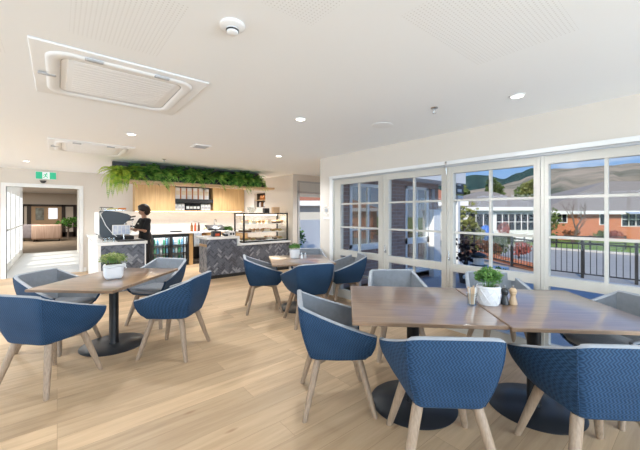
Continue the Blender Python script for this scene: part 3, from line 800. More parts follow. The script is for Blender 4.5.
m = MB(); herb_stems(m, .08, .16, 30, rr, .115); m.build('stems', 'herb', o)

x, y = W(-2.235, 3.46)
o = thing('potted_herb', 'pale green plant in a knotted white cloth pot on a walnut table', 'potted plant', (x, y, .741))
m = MB(); m.rbox(-.095, .095, -.085, .085, 0, .165, .04, 0, 5); 
for vi, v in enumerate(m.v): m.v[vi] = (v[0]*(.88+.12*v[2]/.165), v[1]*(.88+.12*v[2]/.165), v[2])
pt = m.build('pot', 'pot', o)
m = MB(); m.path([(-.1, -.07, .15), (-.04, -.092, .135), (.03, -.09, .15), (.09, -.07, .14), (.1, 0, .15)], [.012, .016, .013, .018, .012], 8); m.ball((.09, -.06, .145), (.022, .018, .025)); m.path([(.09, -.06, .15), (.112, -.06, .11)], [.012, .006]); m.build('knot', 'pot', pt)
m = MB(); m.box(-.07, .07, -.06, .06, .15, .168); m.build('soil', 'soil', o)
m = MB(); herb_leaves(m, .115, .15, 800, .023, rr, .13); m.build('foliage', 'yherb', o)
m = MB(); herb_stems(m, .09, .14, 26, rr, .15); m.build('stems', 'herb', o)

x, y = W(-.40, 5.05)
o = thing('potted_herb', 'small green herb in a plain white pot on the middle table', 'potted plant', (x, y, .741))
m = MB(); m.lathe([(.001, 0), (.068, 0), (.078, .01), (.082, .135), (.076, .135), (.074, .115), (.001, .112)], 24); m.build('pot', 'pot', o)
m = MB(); m.lathe([(.001, .113), (.074, .115), (.001, .12)], 16); m.build('soil', 'soil', o)
m = MB(); herb_leaves(m, .08, .11, 600, .022, rr, .115); m.build('foliage', 'herb', o)
for i, (X, Y) in enumerate(((-.285, 5.02), (-.23, 5.03))):
    x, y = W(X, Y)
    o = thing('shaker', ('glass shaker nearest the white pot on the middle table', 'glass shaker farther from the white pot on the middle table')[i], 'shaker', (x, y, .741), group='shakers on the middle table')
    m = MB(); m.lathe([(.001, 0), (.022, 0), (.018, .05), (.018, .065), (.001, .065)], 14); m.build('body', ('pot', 'greyplast')[i], o)
    m = MB(); m.lathe([(.018, .0655), (.019, .08), (.012, .09), (.001, .09)], 14); m.build('cap', 'steel', o)
# sugar glass
x, y = W(1.172, 2.47)
o = thing('sugar_glass', 'clear tumbler of paper sugar sticks beside the lattice pot', 'sugar glass', (x, y, .741))
m = MB(); m.lathe([(.001, 0), (.032, 0), (.04, .095), (.037, .095), (.03, .008), (.001, .008)], 24); m.build('tumbler', 'jar', o)
for k in range(9):
    a = k*2*PI/9; q = .02 if k < 8 else 0
    m = MB(); p0 = (q*.7*math.cos(a), q*.7*math.sin(a), .0085); p1 = (q*1.4*math.cos(a), q*1.4*math.sin(a), .125+.02*rr.random())
    m.tube(p0, p1, .0062, .0062, 6); m.build('sugar_stick', ('sugar', 'pkwhite', 'sugar')[k % 3], o)
def grinder(X, Y, mt, label):
    x, y = W(X, Y)
    o = thing('grinder', label, 'grinder', (x, y, .741))
    m = MB(); m.lathe([(.001, 0), (.030, 0), (.030, .012), (.026, .03), (.018, .06), (.018, .07), (.024, .083), (.025, .088), (.001, .088)], 24); m.build('body', mt, o)
    m = MB(); m.lathe([(.022, .0885), (.027, .096), (.026, .11), (.016, .124), (.006, .127)], 24); m.build('head', mt, o)
    m = MB(); m.lathe([(.004, .1275), (.004, .134), (.009, .139), (.006, .147), (.001, .148)], 14); m.build('knob', 'steel', o)
grinder(1.437, 2.49, 'darkplast', 'black pepper grinder next to the lattice pot')
grinder(1.502, 2.49, 'beech', 'pale beech salt grinder next to the black one')

# ------------------------------------------------------------------ counters
def herringbone(w, h, tl=.12, tw=.04, gap=.0035, seed=1):
    """flat zigzag tiles clipped to 0..w, 0..h; returns MB in the xz plane facing -y"""
    r = random.Random(seed); m = MB()
    def clip(poly):
        for ax, lim, sgn in ((0, 0, 1), (0, w, -1), (1, 0, 1), (1, h, -1)):
            outp = []
            for i in range(len(poly)):
                a, b_ = poly[i], poly[(i+1) % len(poly)]
                da, db = sgn*(a[ax]-lim), sgn*(b_[ax]-lim)
                if da >= 0: outp.append(a)
                if (da >= 0) != (db >= 0):
                    t = da/(da-db); outp.append((a[0]+(b_[0]-a[0])*t, a[1]+(b_[1]-a[1])*t))
            poly = outp
            if len(poly) < 3: return None
        return poly
    c = math.cos(PI/4); n = int((w+h)/tw)+14
    k = round(tl/tw)
    for i in range(-n, n):
        for j in range(-n, n):
            # herringbone on a unit grid: rows stepping by (1,1), repeated every 2k
            for ori in (0, 1):
                # horizontal tile at (i + 2k*j', i) style lattice
                pass
    def tile(x0, y0, x1, y1):
        pts = [(x0+gap/2, y0+gap/2), (x1-gap/2, y0+gap/2), (x1-gap/2, y1-gap/2), (x0+gap/2, y1-gap/2)]
        pts = [(c*(a-b_), c*(a+b_)) for a, b_ in pts]
        p = clip(pts)
        if p:
            mi = r.choice((0, 0, 1, 1, 1, 2))
            N = len(p)
            m.rings([[(q[0], 0.0, q[1]) for q in p], [(q[0], -.004, q[1]) for q in p]], mi, False)
    for i in range(-n, n):
        for j in range(-n//k-2, n//k+2):
            X = (i + 2*k*j)*tw; Y = i*tw
            if abs(c*(X-Y)) < w+h+1 and -.6 < c*(X+Y) < h+.6:
                tile(X, Y, X+tl, Y+tw)                # lying
                tile(X-tw, Y, X, Y+tl)      # standing, at the tile's left end
    return m
def place(o, loc, rz=0):
    o.location = loc; o.rotation_euler = (0, 0, rz); return o

# coffee counter (left arm)
o = thing('coffee_counter', 'white topped coffee counter with grey zigzag tiles carrying the espresso machine', 'counter', (0, 0, 0))
m = MB(); m.box(.60, 1.30, 6.9, 9.20, .0, .865); m.build('carcass', 'white', o)
m = MB(); m.rbox(.55, 1.34, 6.84, 9.215, .865, .92, .006, 0, 2); m.build('worktop', 'quartz', o)
m = MB(); m.box(.56, .60, 6.86, 9.20, 0, .865); m.build('end_panel', 'white', o)
hb_ = herringbone(.70, .865, seed=4); hb_.xf(Matrix.Translation((.60, 6.895, 0))); m = hb_; m.build('tile_face', ['tileA', 'tileB', 'tileC'], o)
m = MB(); m.box(.60, 1.30, 6.896, 6.9, 0, .865); m.build('grout_bed', 'grout', o)
m = MB(); m.box(1.30, 1.32, 6.88, 9.2, .0, .865); m.build('inner_panel', 'white', o)
# front counter (right arm) with the step for the display
o = thing('display_counter', 'stepped counter faced with dark zigzag tiles under the cake display', 'counter', (0, 0, 0))
m = MB(); m.box(2.55, 3.2, 6.9, 7.5, .08, .87); m.box(3.2, 4.645, 6.9, 7.5, .08, .70); m.build('carcass', 'tileA', o)
m = MB(); m.box(2.6, 4.64, 6.93, 7.45, 0, .08); m.build('kickboard', 'darkplast', o)
m = MB(); m.rbox(2.48, 3.235, 6.84, 7.54, .87, .92, .006, 0, 2); m.rbox(3.19, 3.235, 6.84, 7.54, .702, .875, .004, 0, 2); m.rbox(3.2, 4.648, 6.84, 7.54, .70, .75, .006, 0, 2); m.build('worktop', 'quartz', o)
f = herringbone(.70, .79, seed=5); f.xf(Matrix.Translation((2.5, 6.895, .08)))
f2 = herringbone(1.445, .62, seed=6); f2.xf(Matrix.Translation((3.2, 6.895, .08)))
f.add(f2.v, [], 0); b0 = len(f.v)-len(f2.v)
for ff, mm_, s_ in zip(f2.f, f2.m, f2.sm): f.f.append(tuple(b0+i for i in ff)); f.m.append(mm_); f.sm.append(s_)
f.build('tile_face', ['tileA', 'tileB', 'tileC'], o)
m = MB(); m.box(2.5, 4.645, 6.896, 6.9, .08, .7); m.box(2.5, 3.2, 6.896, 6.9, .7, .87); m.build('grout_bed', 'grout', o)
f = herringbone(.6, .79, seed=8); f.xf(Matrix.Translation((2.545, 7.5, .08)) @ Matrix.Rotation(-PI/2, 4, 'Z')); f.build('end_tile_face', ['tileB', 'tileC', 'tileC'], o)
m = MB(); m.box(2.546, 2.55, 6.9, 7.5, .08, .87); m.build('end_grout_bed', 'grout', o)
m = MB(); m.rbox(2.515, 2.538, 6.92, 7.42, .70, .755, .006, 0, 2); m.build('towel_rail', 'cabwoodh', o)

# back counter
o = thing('back_counter', 'long back counter with pale worktop along the oak cabinets', 'counter', (0, 0, 0))
m = MB(); m.rbox(1.335, 4.648, 9.2, 9.835, .88, .92, .006, 0, 2); m.rbox(.56, 1.34, 9.22, 9.835, .88, .92, .006, 0, 2); m.build('worktop', 'quartz', o)
m = MB(); m.box(2.86, 2.96, 9.24, 9.8, 0, .88); m.box(3.35, 4.64, 9.24, 9.8, .1, .88); m.build('carcass', 'cabwood', o)
m = MB(); m.box(1.35, 2.86, 9.3, 9.8, 0, .1); m.box(2.96, 4.64, 9.3, 9.8, 0, .1); m.box(2.96, 3.35, 9.75, 9.8, .1, .88); m.build('kickboard', 'darkplast', o)
m = MB(); m.box(3.37, 3.99, 9.222, 9.24, .13, .86); d_ = m.build('door', 'cabwood', o)
m = MB(); m.box(4.01, 4.63, 9.222, 9.24, .13, .86); d_ = m.build('door', 'cabwood', o)
# under-counter fridges
def fridge(x0, label, cols):
    o = thing('drinks_fridge', label, 'fridge', (x0, 9.225, .004))
    w, h, dp = .46, .86, .55
    m = MB(); t = .03
    m.box(0, w, .03, dp, .1, .14); m.box(0, w, .03, dp, h-.03, h); m.box(0, t, .03, dp, .1, h); m.box(w-t, w, .03, dp, .1, h); m.box(0, w, dp-.03, dp, .1, h); m.build('body', 'darkplast', o)
    m = MB(); m.box(t, w-t, dp-.036, dp-.03, .14, h-.03); m.build('back_panel', 'offwhite', o)
    m = MB(); 
    for a, b_, c, e in ((0, .035, .1, h), (w-.035, w, .1, h), (.035, w-.035, .1, .15), (.035, w-.035, h-.07, h)): m.box(a, b_, 0, .03, c, e)
    d = m.build('door', 'darkplast', o)
    m = MB(); m.box(.035, w-.035, .012, .018, .15, h-.07); m.build('pane', 'caseglass', d)
    for z in (.36, .58):
        m = MB(); m.box(t, w-t, .05, dp-.04, z-.006, z); m.build('shelf', 'steel', o)
    m = MB(); m.box(t+.01, w-t-.01, .035, .05, h-.05, h-.035); m.build('light_strip', 'led2', o)
    l = bpy.data.lights.new('fridge_light', 'AREA'); l.shape = 'RECTANGLE'; l.size = w-.1; l.size_y = .1; l.energy = 5; l.color = (.85, .95, 1)
    lo = bpy.data.objects.new('fridge_light', l); COL.objects.link(lo); lo.parent = o; lo.location = (w/2, .12, h-.06)
    return o
_r = [n for n in MT['hilltan'].node_tree.nodes if n.type == 'VALTORGB'][0]; _r.color_ramp.elements[0].position = .33; _r.color_ramp.elements[1].position = .60
MT['led2'] = mat('cool_light', (1, 1, 1), .5, emit=(.85, .95, 1), estr=3)
fridge(1.92, 'black glass door drinks fridge next to the barista', None)
fridge(2.385, 'black glass door drinks fridge next to the oak panel', None)
def bottle_mesh(nm, mt, h=.19, r=.028):
    m = MB(); m.lathe([(.001, 0), (r, 0), (r, h*.6), (r*.45, h*.8), (r*.45, h*.97), (.001, h*.97)], 10)
    o = m.build(nm, mt); m2 = MB(); m2.lathe([(r*.5, h*.93), (r*.5, h), (.001, h)], 8); m2.build('cap', 'offwhite', o); return o
protos = [bottle_mesh('drink_bottle', k) for k in ('drinkg', 'drinkb', 'drinkw')]
first = [True]*3; k = 0
for fi, fx in enumerate((1.92, 2.385)):
    for zi, z in enumerate((.141, .361, .581)):
        for c in range(5):
            q = (k*7+fi+zi) % 3; k += 1
            loc = (fx+.075+c*.077, 9.34, z)
            nm = ('green', 'blue', 'white')[q]
            lab = '%s capped bottle on the %s shelf of the fridge %s' % (nm, ('bottom', 'middle', 'top')[zi], ('next to the barista', 'next to the oak panel')[fi])
            grp = 'bottles, fridge %d shelf %d %s' % (fi+1, zi+1, nm)
            if first[q]: first[q] = False; b_ = protos[q]; b_.location = loc; tag(b_, lab, 'bottle', grp)
            else: dup(protos[q], loc, 0, lab, grp)
# towel on the end of back counter
m = MB()
vs = []; nx = 9
for j in range(7):
    for i in range(nx):
        vs.append((2.965+i*.028, 9.19-.012*math.sin(i*1.6)-.006*j/6, .925-.42*j/6 if j else .922))
m.add(vs, [(j*nx+i, j*nx+i+1, (j+1)*nx+i+1, (j+1)*nx+i) for j in range(6) for i in range(nx-1)], 0, True)
t_ = m.build('tea_towel', 'towel'); sm_ = t_.modifiers.new('thick', 'SOLIDIFY'); sm_.thickness = .006
tag(t_, 'grey tea towel hanging from the back counter edge beside the fridges', 'towel')

# splashback with LED strip and wall cabinets
m = MB(); m.box(1.34, 4.648, YD-.012, YD-.002, .921, 1.5); struct('trim_4', m, 'splash', label='pale splashback under the oak cabinets')
o = thing('wall_cabinet', 'oak wall cabinet with open shelf of packets above the splashback', 'cabinet', (0, 0, 0))
ZC0, ZC1 = 1.5, 2.36
m = MB()
m.box(1.57, 1.59, 9.5, 9.83, ZC0, ZC1); m.box(4.62, 4.645, 9.5, 9.83, ZC0, ZC1); m.box(1.57, 4.645, 9.5, 9.83, ZC1-.02, ZC1)
m.box(1.57, 2.53, 9.5, 9.83, ZC0, ZC0+.02); m.box(3.65, 4.645, 9.5, 9.83, ZC0, ZC0+.02); m.box(2.53, 3.65, 9.5, 9.83, ZC0, ZC0+.025)
m.box(2.53, 2.55, 9.48, 9.83, ZC0, ZC1); m.box(3.63, 3.65, 9.48, 9.83, ZC0, ZC1); m.build('carcass', 'cabwood', o)
m = MB(); m.box(2.55, 3.63, 9.8, 9.83, ZC0, ZC1); m.build('back_panel', 'darkplast', o)
m = MB(); m.box(2.55, 3.63, 9.49, 9.8, 1.75, 1.85); m.build('shelf', 'darkplast', o)
m = MB(); m.box(2.55, 3.63, 9.49, 9.8, 2.22, 2.34); m.build('pelmet', 'cabwood', o)
for xa, xb in ((1.572, 2.048), (2.052, 2.528), (3.652, 4.14), (4.144, 4.64)):
    m = MB(); m.box(xa, xb, 9.48, 9.5, ZC0, ZC1); m.build('door', 'cabwood', o)
m = MB(); m.box(1.6, 4.6, 9.6, 9.62, ZC0-.012, ZC0-.001); m.build('led_strip', 'led', o)
l = bpy.data.lights.new('cabinet_led', 'AREA'); l.shape = 'RECTANGLE'; l.size = 3.0; l.size_y = .03; l.energy = 2.0; l.color = (1, .78, .55)
lo = bpy.data.objects.new('cabinet_led', l); COL.objects.link(lo); lo.parent = o; lo.location = (3.1, 9.66, ZC0-.02); lo.rotation_euler = (math.radians(20), 0, 0)
# packets
def packet(w, h, d, label_h, nm, m1, m2):
    m = MB(); m.rbox(-w/2, w/2, -d/2, d/2, 0, h, .012, 0, 3); o = m.build(nm, m1)
    m = MB(); m.box(-w/2+.012, w/2-.012, -d/2-.003, -d/2+.002, label_h, label_h+h*.35); m.build('label', m2, o); return o
p0 = packet(.13, .33, .1, .12, 'coffee_bag', 'pkwhite', 'cakecream'); p0.location = (2.64, 9.62, 1.85); tag(p0, 'tall white bag on the upper open shelf between oak doors', 'bag', 'white bags on the upper shelf')
for k in range(1, 6): dup(p0, (2.64+.165*k, 9.62, 1.85), 0)
for k in range(6):
    m = MB(); m.rbox(-.014, .014, -.06, .06, 0, .3, .006, 0, 2)
    if k == 0: b0_ = m.build('book', 'pkorange', None, (2.722, 9.62, 1.85)); tag(b0_, 'thin orange packet standing between white bags on the upper shelf', 'packet', 'orange packets on the upper shelf')
    elif k < 5: dup(b0_, (2.722+.165*k, 9.62, 1.85))
b0_.name = 'slim_packet'
p1 = packet(.085, .19, .09, .05, 'small_box', 'pkwhite', 'greyplast'); p1.location = (2.60, 9.62, 1.525); tag(p1, 'small white box on the lower open shelf between oak doors', 'box', 'white boxes on the lower shelf')
for xx in (2.695, 2.79, 3.35, 3.445, 3.54): dup(p1, (xx, 9.62, 1.525))
m = MB(); m.lathe([(.001, 0), (.04, 0), (.04, .17), (.036, .18), (.001, .18)], 14); p2 = m.build('canister', 'darkplast', None, (2.93, 9.62, 1.525)); m = MB(); m.lathe([(.041, .05), (.041, .12)], 14); m.build('label', 'pkwhite', p2)
tag(p2, 'black canister with pale band on the lower open shelf', 'canister', 'black canisters on the lower shelf')
for xx in (3.03, 3.13, 3.23): dup(p2, (xx, 9.62, 1.525))
# bottles and jars on the back counter
items = [(2.35, 'carton_box', 'pkwhite', 'white carton behind the barista on the back counter'), (2.55, 'black_tray', 'darkplast', 'low black tray on the back counter above a fridge'),
         (3.0, 'syrup_bottle', 'amber', 'amber syrup bottle, first from the fridges on the back counter'), (3.1, 'syrup_bottle', 'red', 'red capped syrup bottle between two others on the back counter'),
         (3.2, 'syrup_bottle', 'choc', 'dark syrup bottle nearest the fruit bowl on the back counter'), (3.42, 'fruit_bowl', 'cakecream', 'pale yellow fruit bowl on the back counter'),
         (3.7, 'tall_tap', 'steel', 'tall steel tap over the back counter'), (3.95, 'salad_bowl', 'herb', 'green bowl on the back counter near the tap')]
for xx, nm, mt, lb_ in items:
    m = MB(); z = .921
    if nm == 'carton_box': m.rbox(-.09, .09, -.06, .06, 0, .14, .006, 0, 2)
    elif nm == 'black_tray': m.rbox(-.15, .15, -.1, .1, 0, .03, .01, 0, 2)
    elif nm == 'syrup_bottle': m.lathe([(.001, 0), (.036, 0), (.036, .16), (.014, .21), (.014, .25), (.001, .25)], 14)
    elif nm == 'tall_tap': m.path([(0, .1, 0), (0, .1, .28), (0, .07, .33), (0, 0, .34), (0, -.04, .3), (0, -.045, .26)], .014, 10); m.lathe([(.001, 0), (.03, 0), (.03, .02), (.001, .02)], 14, (0, .1, 0))
    else: m.lathe([(.001, 0), (.06, 0), (.11, .07), (.105, .07), (.05, .015), (.001, .015)], 20)
    ob = m.build(nm, mt if nm != 'fruit_bowl' and nm != 'salad_bowl' else 'pot', None, (xx, 9.48, z)); tag(ob, lb_, nm.split('_')[-1])
    if nm in ('fruit_bowl', 'salad_bowl'):
        m = MB()
        for k in range(7): a = k*2.4; m.ball((.045*math.cos(a)*(k > 0), .045*math.sin(a)*(k > 0), .055+.01*(k % 3)), .034, 7)
        m.build('contents', 'yellow' if nm == 'fruit_bowl' else 'herb', ob)
    if nm == 'syrup_bottle':
        m = MB(); m.tube((0, 0, .25), (0, 0, .29), .008, n=8); m.tube((0, 0, .29), (0, -.05, .285), .006, n=8); m.build('pump', 'offwhite', ob)

# fern shelf hung above the counter
o = thing('fern_shelf', 'long oak shelf with a dark planter hung from the ceiling over the counters', 'shelf', (0, 0, 0))
m = MB(); m.rbox(.78, 4.2, 6.9, 7.42, 2.035, 2.08, .004, 0, 2); m.build('board', 'cabwoodh', o)
m = MB(); m.box(.82, 3.98, 6.96, 7.12, 2.08, 2.19); m.box(.82, 3.98, 7.12, 7.3, 2.08, 2.29); m.box(.82, 3.98, 7.3, 7.36, 2.08, CEIL-.001); m.build('planter_box', 'darkplast', o)
def frond(m, base, d, L_, droop, rr, wid=.07, n=13):
    d = Vector(d).normalized(); p = Vector(base); pts = [p.copy()]
    for k in range(n):
        d = (d+Vector((0, 0, -droop/n*2.0*(k/n+.3)))).normalized(); p = p+d*(L_/n); pts.append(p.copy())
    for k in range(1, n+1):
        t = k/n; dd = (pts[k]-pts[k-1]).normalized(); s = dd.cross(Vector((0, 0, 1)))
        if s.length < .05: s = Vector((1, 0, 0))
        s.normalize(); up = s.cross(dd)
        l = wid*(math.sin(PI*min(1, t*.9+.12))*.95+.05)
        for sg in (1, -1):
            tip = pts[k]+s*sg*l+dd*l*.45-up*l*.25; w = dd*(L_/n*.48)
            mid = pts[k]+s*sg*l*.5+dd*l*.2
            m.add([pts[k]-w*.5, mid-w*.9, tip, mid+w*.9], [(0, 1, 2, 3)], 0, False)
    m.path([tuple(q) for q in pts], [.003*(1-.7*i/n) for i in range(n+1)], 4)
def fern(name, mt, seed, n=22, L_=.34, droop=1.0, broad=False):
    rr = random.Random(seed); m = MB()
    for k in range(n):
        a = PI+PI*rr.uniform(-.06, 1.06) if True else 0
        el = rr.uniform(-.5, .82)
        d = (math.cos(a)*math.cos(el)*.9, math.sin(a)*math.cos(el), math.sin(el))
        frond(m, (rr.uniform(-.05, .05), rr.uniform(0, .04), rr.uniform(0, .08)), d, L_*rr.uniform(.7, 1.15), droop*rr.uniform(.6, 1.3), rr, .075 if not broad else .04, 12)
    m.v = [(a, b_, min(c, .155+.02*math.sin(a*40))) for a, b_, c in m.v]
    return m.build(name, mt)
def spiky(name, mt, seed):
    rr = random.Random(seed); m = MB()
    for k in range(26):
        a = PI+PI*rr.uniform(-.05, 1.05); el = rr.uniform(-.3, 1.1); L_ = rr.uniform(.2, .33)
        d = Vector((math.cos(a)*math.cos(el), math.sin(a)*math.cos(el), math.sin(el))); p = Vector((0, .02, rr.uniform(0, .06)))
        s = d.cross(Vector((0, 0, 1))).normalized()*.026; pts = []
        for j in range(5):
            t = j/4; q = p+d*L_*t+Vector((0, 0, -.12*t*t)); w = math.sin(PI*(t*.85+.1))
            pts.append((q-s*w, q+s*w))
        vs = [v for pr in pts for v in pr]
        m.add(vs, [(2*j, 2*j+1, 2*j+3, 2*j+2) for j in range(4)], 0, True)
    m.v = [(a, b_, min(c, .19)) for a, b_, c in m.v]
    return m.build(name, mt)
FP = [fern('fern', 'fern', 11, 16, .34, 1.1), fern('fern', 'ferndark', 12, 18, .32, .9), fern('fern', 'fern', 13, 15, .36, 1.5), spiky('broad_leaf_plant', 'fern', 14)]
FL = ['mid green fern with feathery fronds in the ceiling planter', 'dark green fern in the ceiling planter', 'drooping green fern in the ceiling planter', 'broad spiky leaved plant in the ceiling planter']
for i, f in enumerate(FP): tag(f, FL[i], 'fern' if i < 3 else 'plant', 'planter plants: '+FL[i])
used = [False]*4
seq = [0, 1, 0, 2, 3, 1, 0, 3, 1, 2, 3, 1, 0, 2, 1, 0]
for k, s_ in enumerate(seq):
    loc = (1.22+k*.175, 7.03, 2.191); rz = .4*math.sin(k*2.1); sc = .98+.27*((k*7) % 5)/4
    if not used[s_]: used[s_] = True; FP[s_].location = loc; FP[s_].rotation_euler = (0, 0, rz)
    else: dup(FP[s_], loc, rz, scale=sc)
seq2 = [1, 0, 1, 2, 1, 0, 1, 1, 2, 1, 0, 1, 1]
for k, s_ in enumerate(seq2): dup(FP[s_], (1.25+k*.21, 7.2, 2.291), .3*math.cos(k*1.7), scale=.78+.1*(k % 3))
lf_ = fern('fern', 'fernlime', 21, 30, .42, 1.4); lf_.location = (.92, 7.04, 2.191); lf_.rotation_euler = (0, 0, -.5); tag(lf_, 'lime green fern at the corridor end of the ceiling planter', 'fern')
lf2 = fern('fern', 'fernlime', 22, 18, .34, 1.2); lf2.location = (1.12, 7.0, 2.191); tag(lf2, 'lime and yellow fern beside the corridor end of the planter, above the shelf edge', 'fern')
m = MB(); rr = random.Random(5)
for k in range(5):
    frond(m, (.84+.03*k, 6.95-.01*k, 2.19), (-.35+.1*k, -.45, .1), .62-.04*k, 4.6, rr, .06, 16)
tag(m.build('trailing_fern', 'fernlime'), 'long trailing frond hanging down at the corridor end of the planter', 'fern')

# cake display case
o = thing('display_case', 'black framed glass cake display case on the stepped counter', 'display case', (0, 0, .751))
x0, x1, y0, y1, h = 3.36, 4.6, 6.9, 7.42, .70
m = MB(); t = .03
for xx in (x0, x1-t):
    for yy in (y0, y1-t): m.box(xx, xx+t, yy, yy+t, 0, h)
for zz in (0, h-t):
    m.box(x0, x1, y0, y0+t, zz, zz+t); m.box(x0, x1, y1-t, y1, zz, zz+t); m.box(x0, x0+t, y0, y1, zz, zz+t); m.box(x1-t, x1, y0, y1, zz, zz+t)
m.build('frame', 'black', o)
m = MB(); m.box(x0+t, x1-t, y0+.01, y0+.016, t, h-t); m.box(x0+.01, x0+.016, y0+t, y1-t, t, h-t); m.box(x1-.016, x1-.01, y0+t, y1-t, t, h-t); m.box(x0+t, x1-t, y0+t, y1-t, h-.016, h-.01); m.build('pane', 'caseglass', o)
m = MB(); m.box(x0+t, x1-t, y0+t, y1-t, .005, .035); m.build('tray', 'offwhite', o)
for zz in (.235, .44):
    m = MB(); m.box(x0+t, x1-t, y0+.06, y1-.05, zz-.008, zz); m.build('shelf', 'offwhite', o)
m = MB(); m.box(x0+.05, x1-.05, y1-.06, y1-.04, h-.06, h-.035); m.build('light_bar', 'led', o)
l = bpy.data.lights.new('case_light', 'AREA'); l.shape = 'RECTANGLE'; l.size = 1.1; l.size_y = .2; l.energy = 12; l.color = (1, .88, .7)
lo = bpy.data.objects.new('case_light', l); COL.objects.link(lo); lo.parent = o; lo.location = ((x0+x1)/2, (y0+y1)/2+.05, h-.05)
def muffin():
    m = MB(); m.lathe([(.001, 0), (.03, 0), (.04, .045), (.001, .045)], 12); o = m.build('muffin', 'sugar'); m = MB(); m.ball((0, 0, .052), (.047, .047, .028), 8); m.build('top', 'pastry', o); return o
def cake():
    m = MB(); m.lathe([(.001, .0), (.085, 0), (.085, .012), (.001, .012)], 18); o = m.build('round_cake', 'pot'); m = MB(); m.lathe([(.07, .0125), (.072, .06), (.066, .072), (.001, .074)], 18); m.build('icing', 'cakecream', o); m = MB(); 
    for k in range(6): m.ball((.05*math.cos(k*PI/3), .05*math.sin(k*PI/3), .078), .012, 6)
    m.build('berries', 'red', o); return o
def slice_():
    m = MB(); m.rbox(-.045, .045, -.06, .06, 0, .045, .008, 0, 2); o = m.build('slice', 'choc'); m = MB(); m.rbox(-.044, .044, -.059, .059, .0455, .056, .004, 0, 2); m.build('frosting', 'cakecream', o); return o
def roll():
    m = MB(); m.ball((0, 0, .032), (.075, .04, .032), 9); o = m.build('filled_roll', 'pastry'); m = MB(); m.ball((0, -.02, .03), (.06, .028, .012), 7); m.build('filling', 'herb', o); return o
K = [muffin(), cake(), slice_(), roll()]; KN = ['muffin', 'cake', 'cake', 'roll']
KD = ['golden muffin in paper case', 'round cream cake with red berries', 'chocolate slice with cream frosting', 'golden filled bread roll']
SH = ['on the base', 'on the middle shelf', 'on the top shelf']
rows = [(.787, [(3, 3.5), (3, 3.68), (2, 3.84), (2, 3.96), (1, 4.14), (2, 4.3), (3, 4.46)]), (.987, [(2, 3.46), (2, 3.58), (0, 3.7), (0, 3.81), (0, 3.92), (1, 4.08), (3, 4.27), (3, 4.45)]), (1.192, [(1, 3.5), (1, 3.7), (0, 3.86), (0, 3.97), (1, 4.12), (2, 4.28), (2, 4.4), (0, 4.51)])]
us = [False]*4
for r_, (z, row) in enumerate(rows):
    for yy in (7.06, 7.24):
        for q, xx in row:
            if q == 1 and yy > 7.1: q = 0
            lab = '%s %s of the glass display case' % (KD[q], SH[r_]); g_ = '%s %s' % (KN[q] if q != 2 else 'slice', SH[r_])
            if not us[q]: us[q] = True; K[q].location = (xx, yy, z); tag(K[q], lab, KN[q], g_)
            else: dup(K[q], (xx, yy, z), 0, lab, g_)
# things on top of the display case
zt = .751+.70+.001
m = MB(); m.lathe([(.001, 0), (.06, 0), (.11, .08), (.115, .14), (.108, .14), (.1, .08), (.05, .012), (.001, .012)], 20); tag(m.build('glass_bowl', 'jar', None, (3.7, 7.15, zt)), 'clear glass bowl on top of the display case', 'bowl')
m = MB(); m.rbox(-.07, .07, -.06, .06, 0, .12, .01, 0, 2); tag(m.build('black_box', 'darkplast', None, (4.1, 7.15, zt)), 'small black box on top of the display case', 'box')
m = MB(); m.rbox(-.09, .09, -.06, .06, 0, .15, .01, 0, 2); tag(m.build('wooden_box', 'beech', None, (4.38, 7.15, zt)), 'pale wooden box on top of the display case', 'box')
# wall niche with shelf
o = thing('niche_shelf', 'small lit wall niche with wooden shelves behind the display case', 'shelf', (XN, 8.16, 1.62))
m = MB(); m.box(.28, .3, 0, .66, 0, .42); m.box(.09, .3, 0, .02, 0, .42); m.box(.09, .3, .64, .66, 0, .42); m.box(.09, .3, 0, .66, 0, .02); m.box(.09, .3, 0, .66, .40, .42); m.build('box', 'darkwood', o)
m = MB(); m.box(.0, .28, .02, .64, .2, .22); m.build('shelf', 'cabwoodh', o)
l = bpy.data.lights.new('niche_light', 'AREA'); l.size = .3; l.energy = 1.2; l.color = (1, .75, .45)
lo = bpy.data.objects.new('niche_light', l); COL.objects.link(lo); lo.parent = o; lo.location = (.15, .33, .39)
for k, (yy, zz, mt) in enumerate(((8.28, 1.642, 'amber'), (8.42, 1.642, 'pkwhite'), (8.58, 1.642, 'amber'), (8.7, 1.642, 'pkwhite'), (8.3, 1.842, 'pkwhite'), (8.5, 1.842, 'amber'), (8.66, 1.842, 'amber'))):
    m = MB(); m.lathe([(.001, 0), (.04, 0), (.04, .1), (.025, .12), (.025, .14), (.001, .14)], 12)
    nm_ = 'amber' if mt == 'amber' else 'white'
    tag(m.build('jar', mt, None, (XN+.14, yy, zz)), '%s jar on the %s of the lit wall niche' % (nm_, 'lower board' if zz < 1.8 else 'upper shelf'), 'jar', '%s niche jars %s' % (nm_, 'low' if zz < 1.8 else 'high'))

# till / card machines on high counter
o = thing('till_printer', 'black till printer with red front on the stepped counter', 'till', (2.78, 7.1, .921))
m = MB(); m.rbox(-.09, .09, -.09, .09, 0, .12, .015, 0, 3); m.build('body', 'darkplast', o)
m = MB(); m.rbox(-.05, .05, -.098, -.088, .015, .07, .004, 0, 2); m.build('red_front', 'red', o)
o = thing('till_screen', 'wide black till screen tilted flat on the stepped counter', 'screen', (2.86, 7.33, .921))
m = MB(); m.lathe([(.001, 0), (.09, 0), (.08, .015), (.025, .03), (.02, .16), (.001, .16)], 16); m.build('stand', 'darkplast', o)
m = MB(); m.rbox(-.21, .21, -.14, .14, -.012, .012, .008, 0, 2); m.xf(Matrix.Translation((0, 0, .19)) @ Matrix.Rotation(math.radians(22), 4, 'X')); m.build('screen', 'darkplast', o)
o = thing('card_reader', 'black card reader beside the till printer on the stepped counter', 'card reader', (2.96, 7.02, .921))
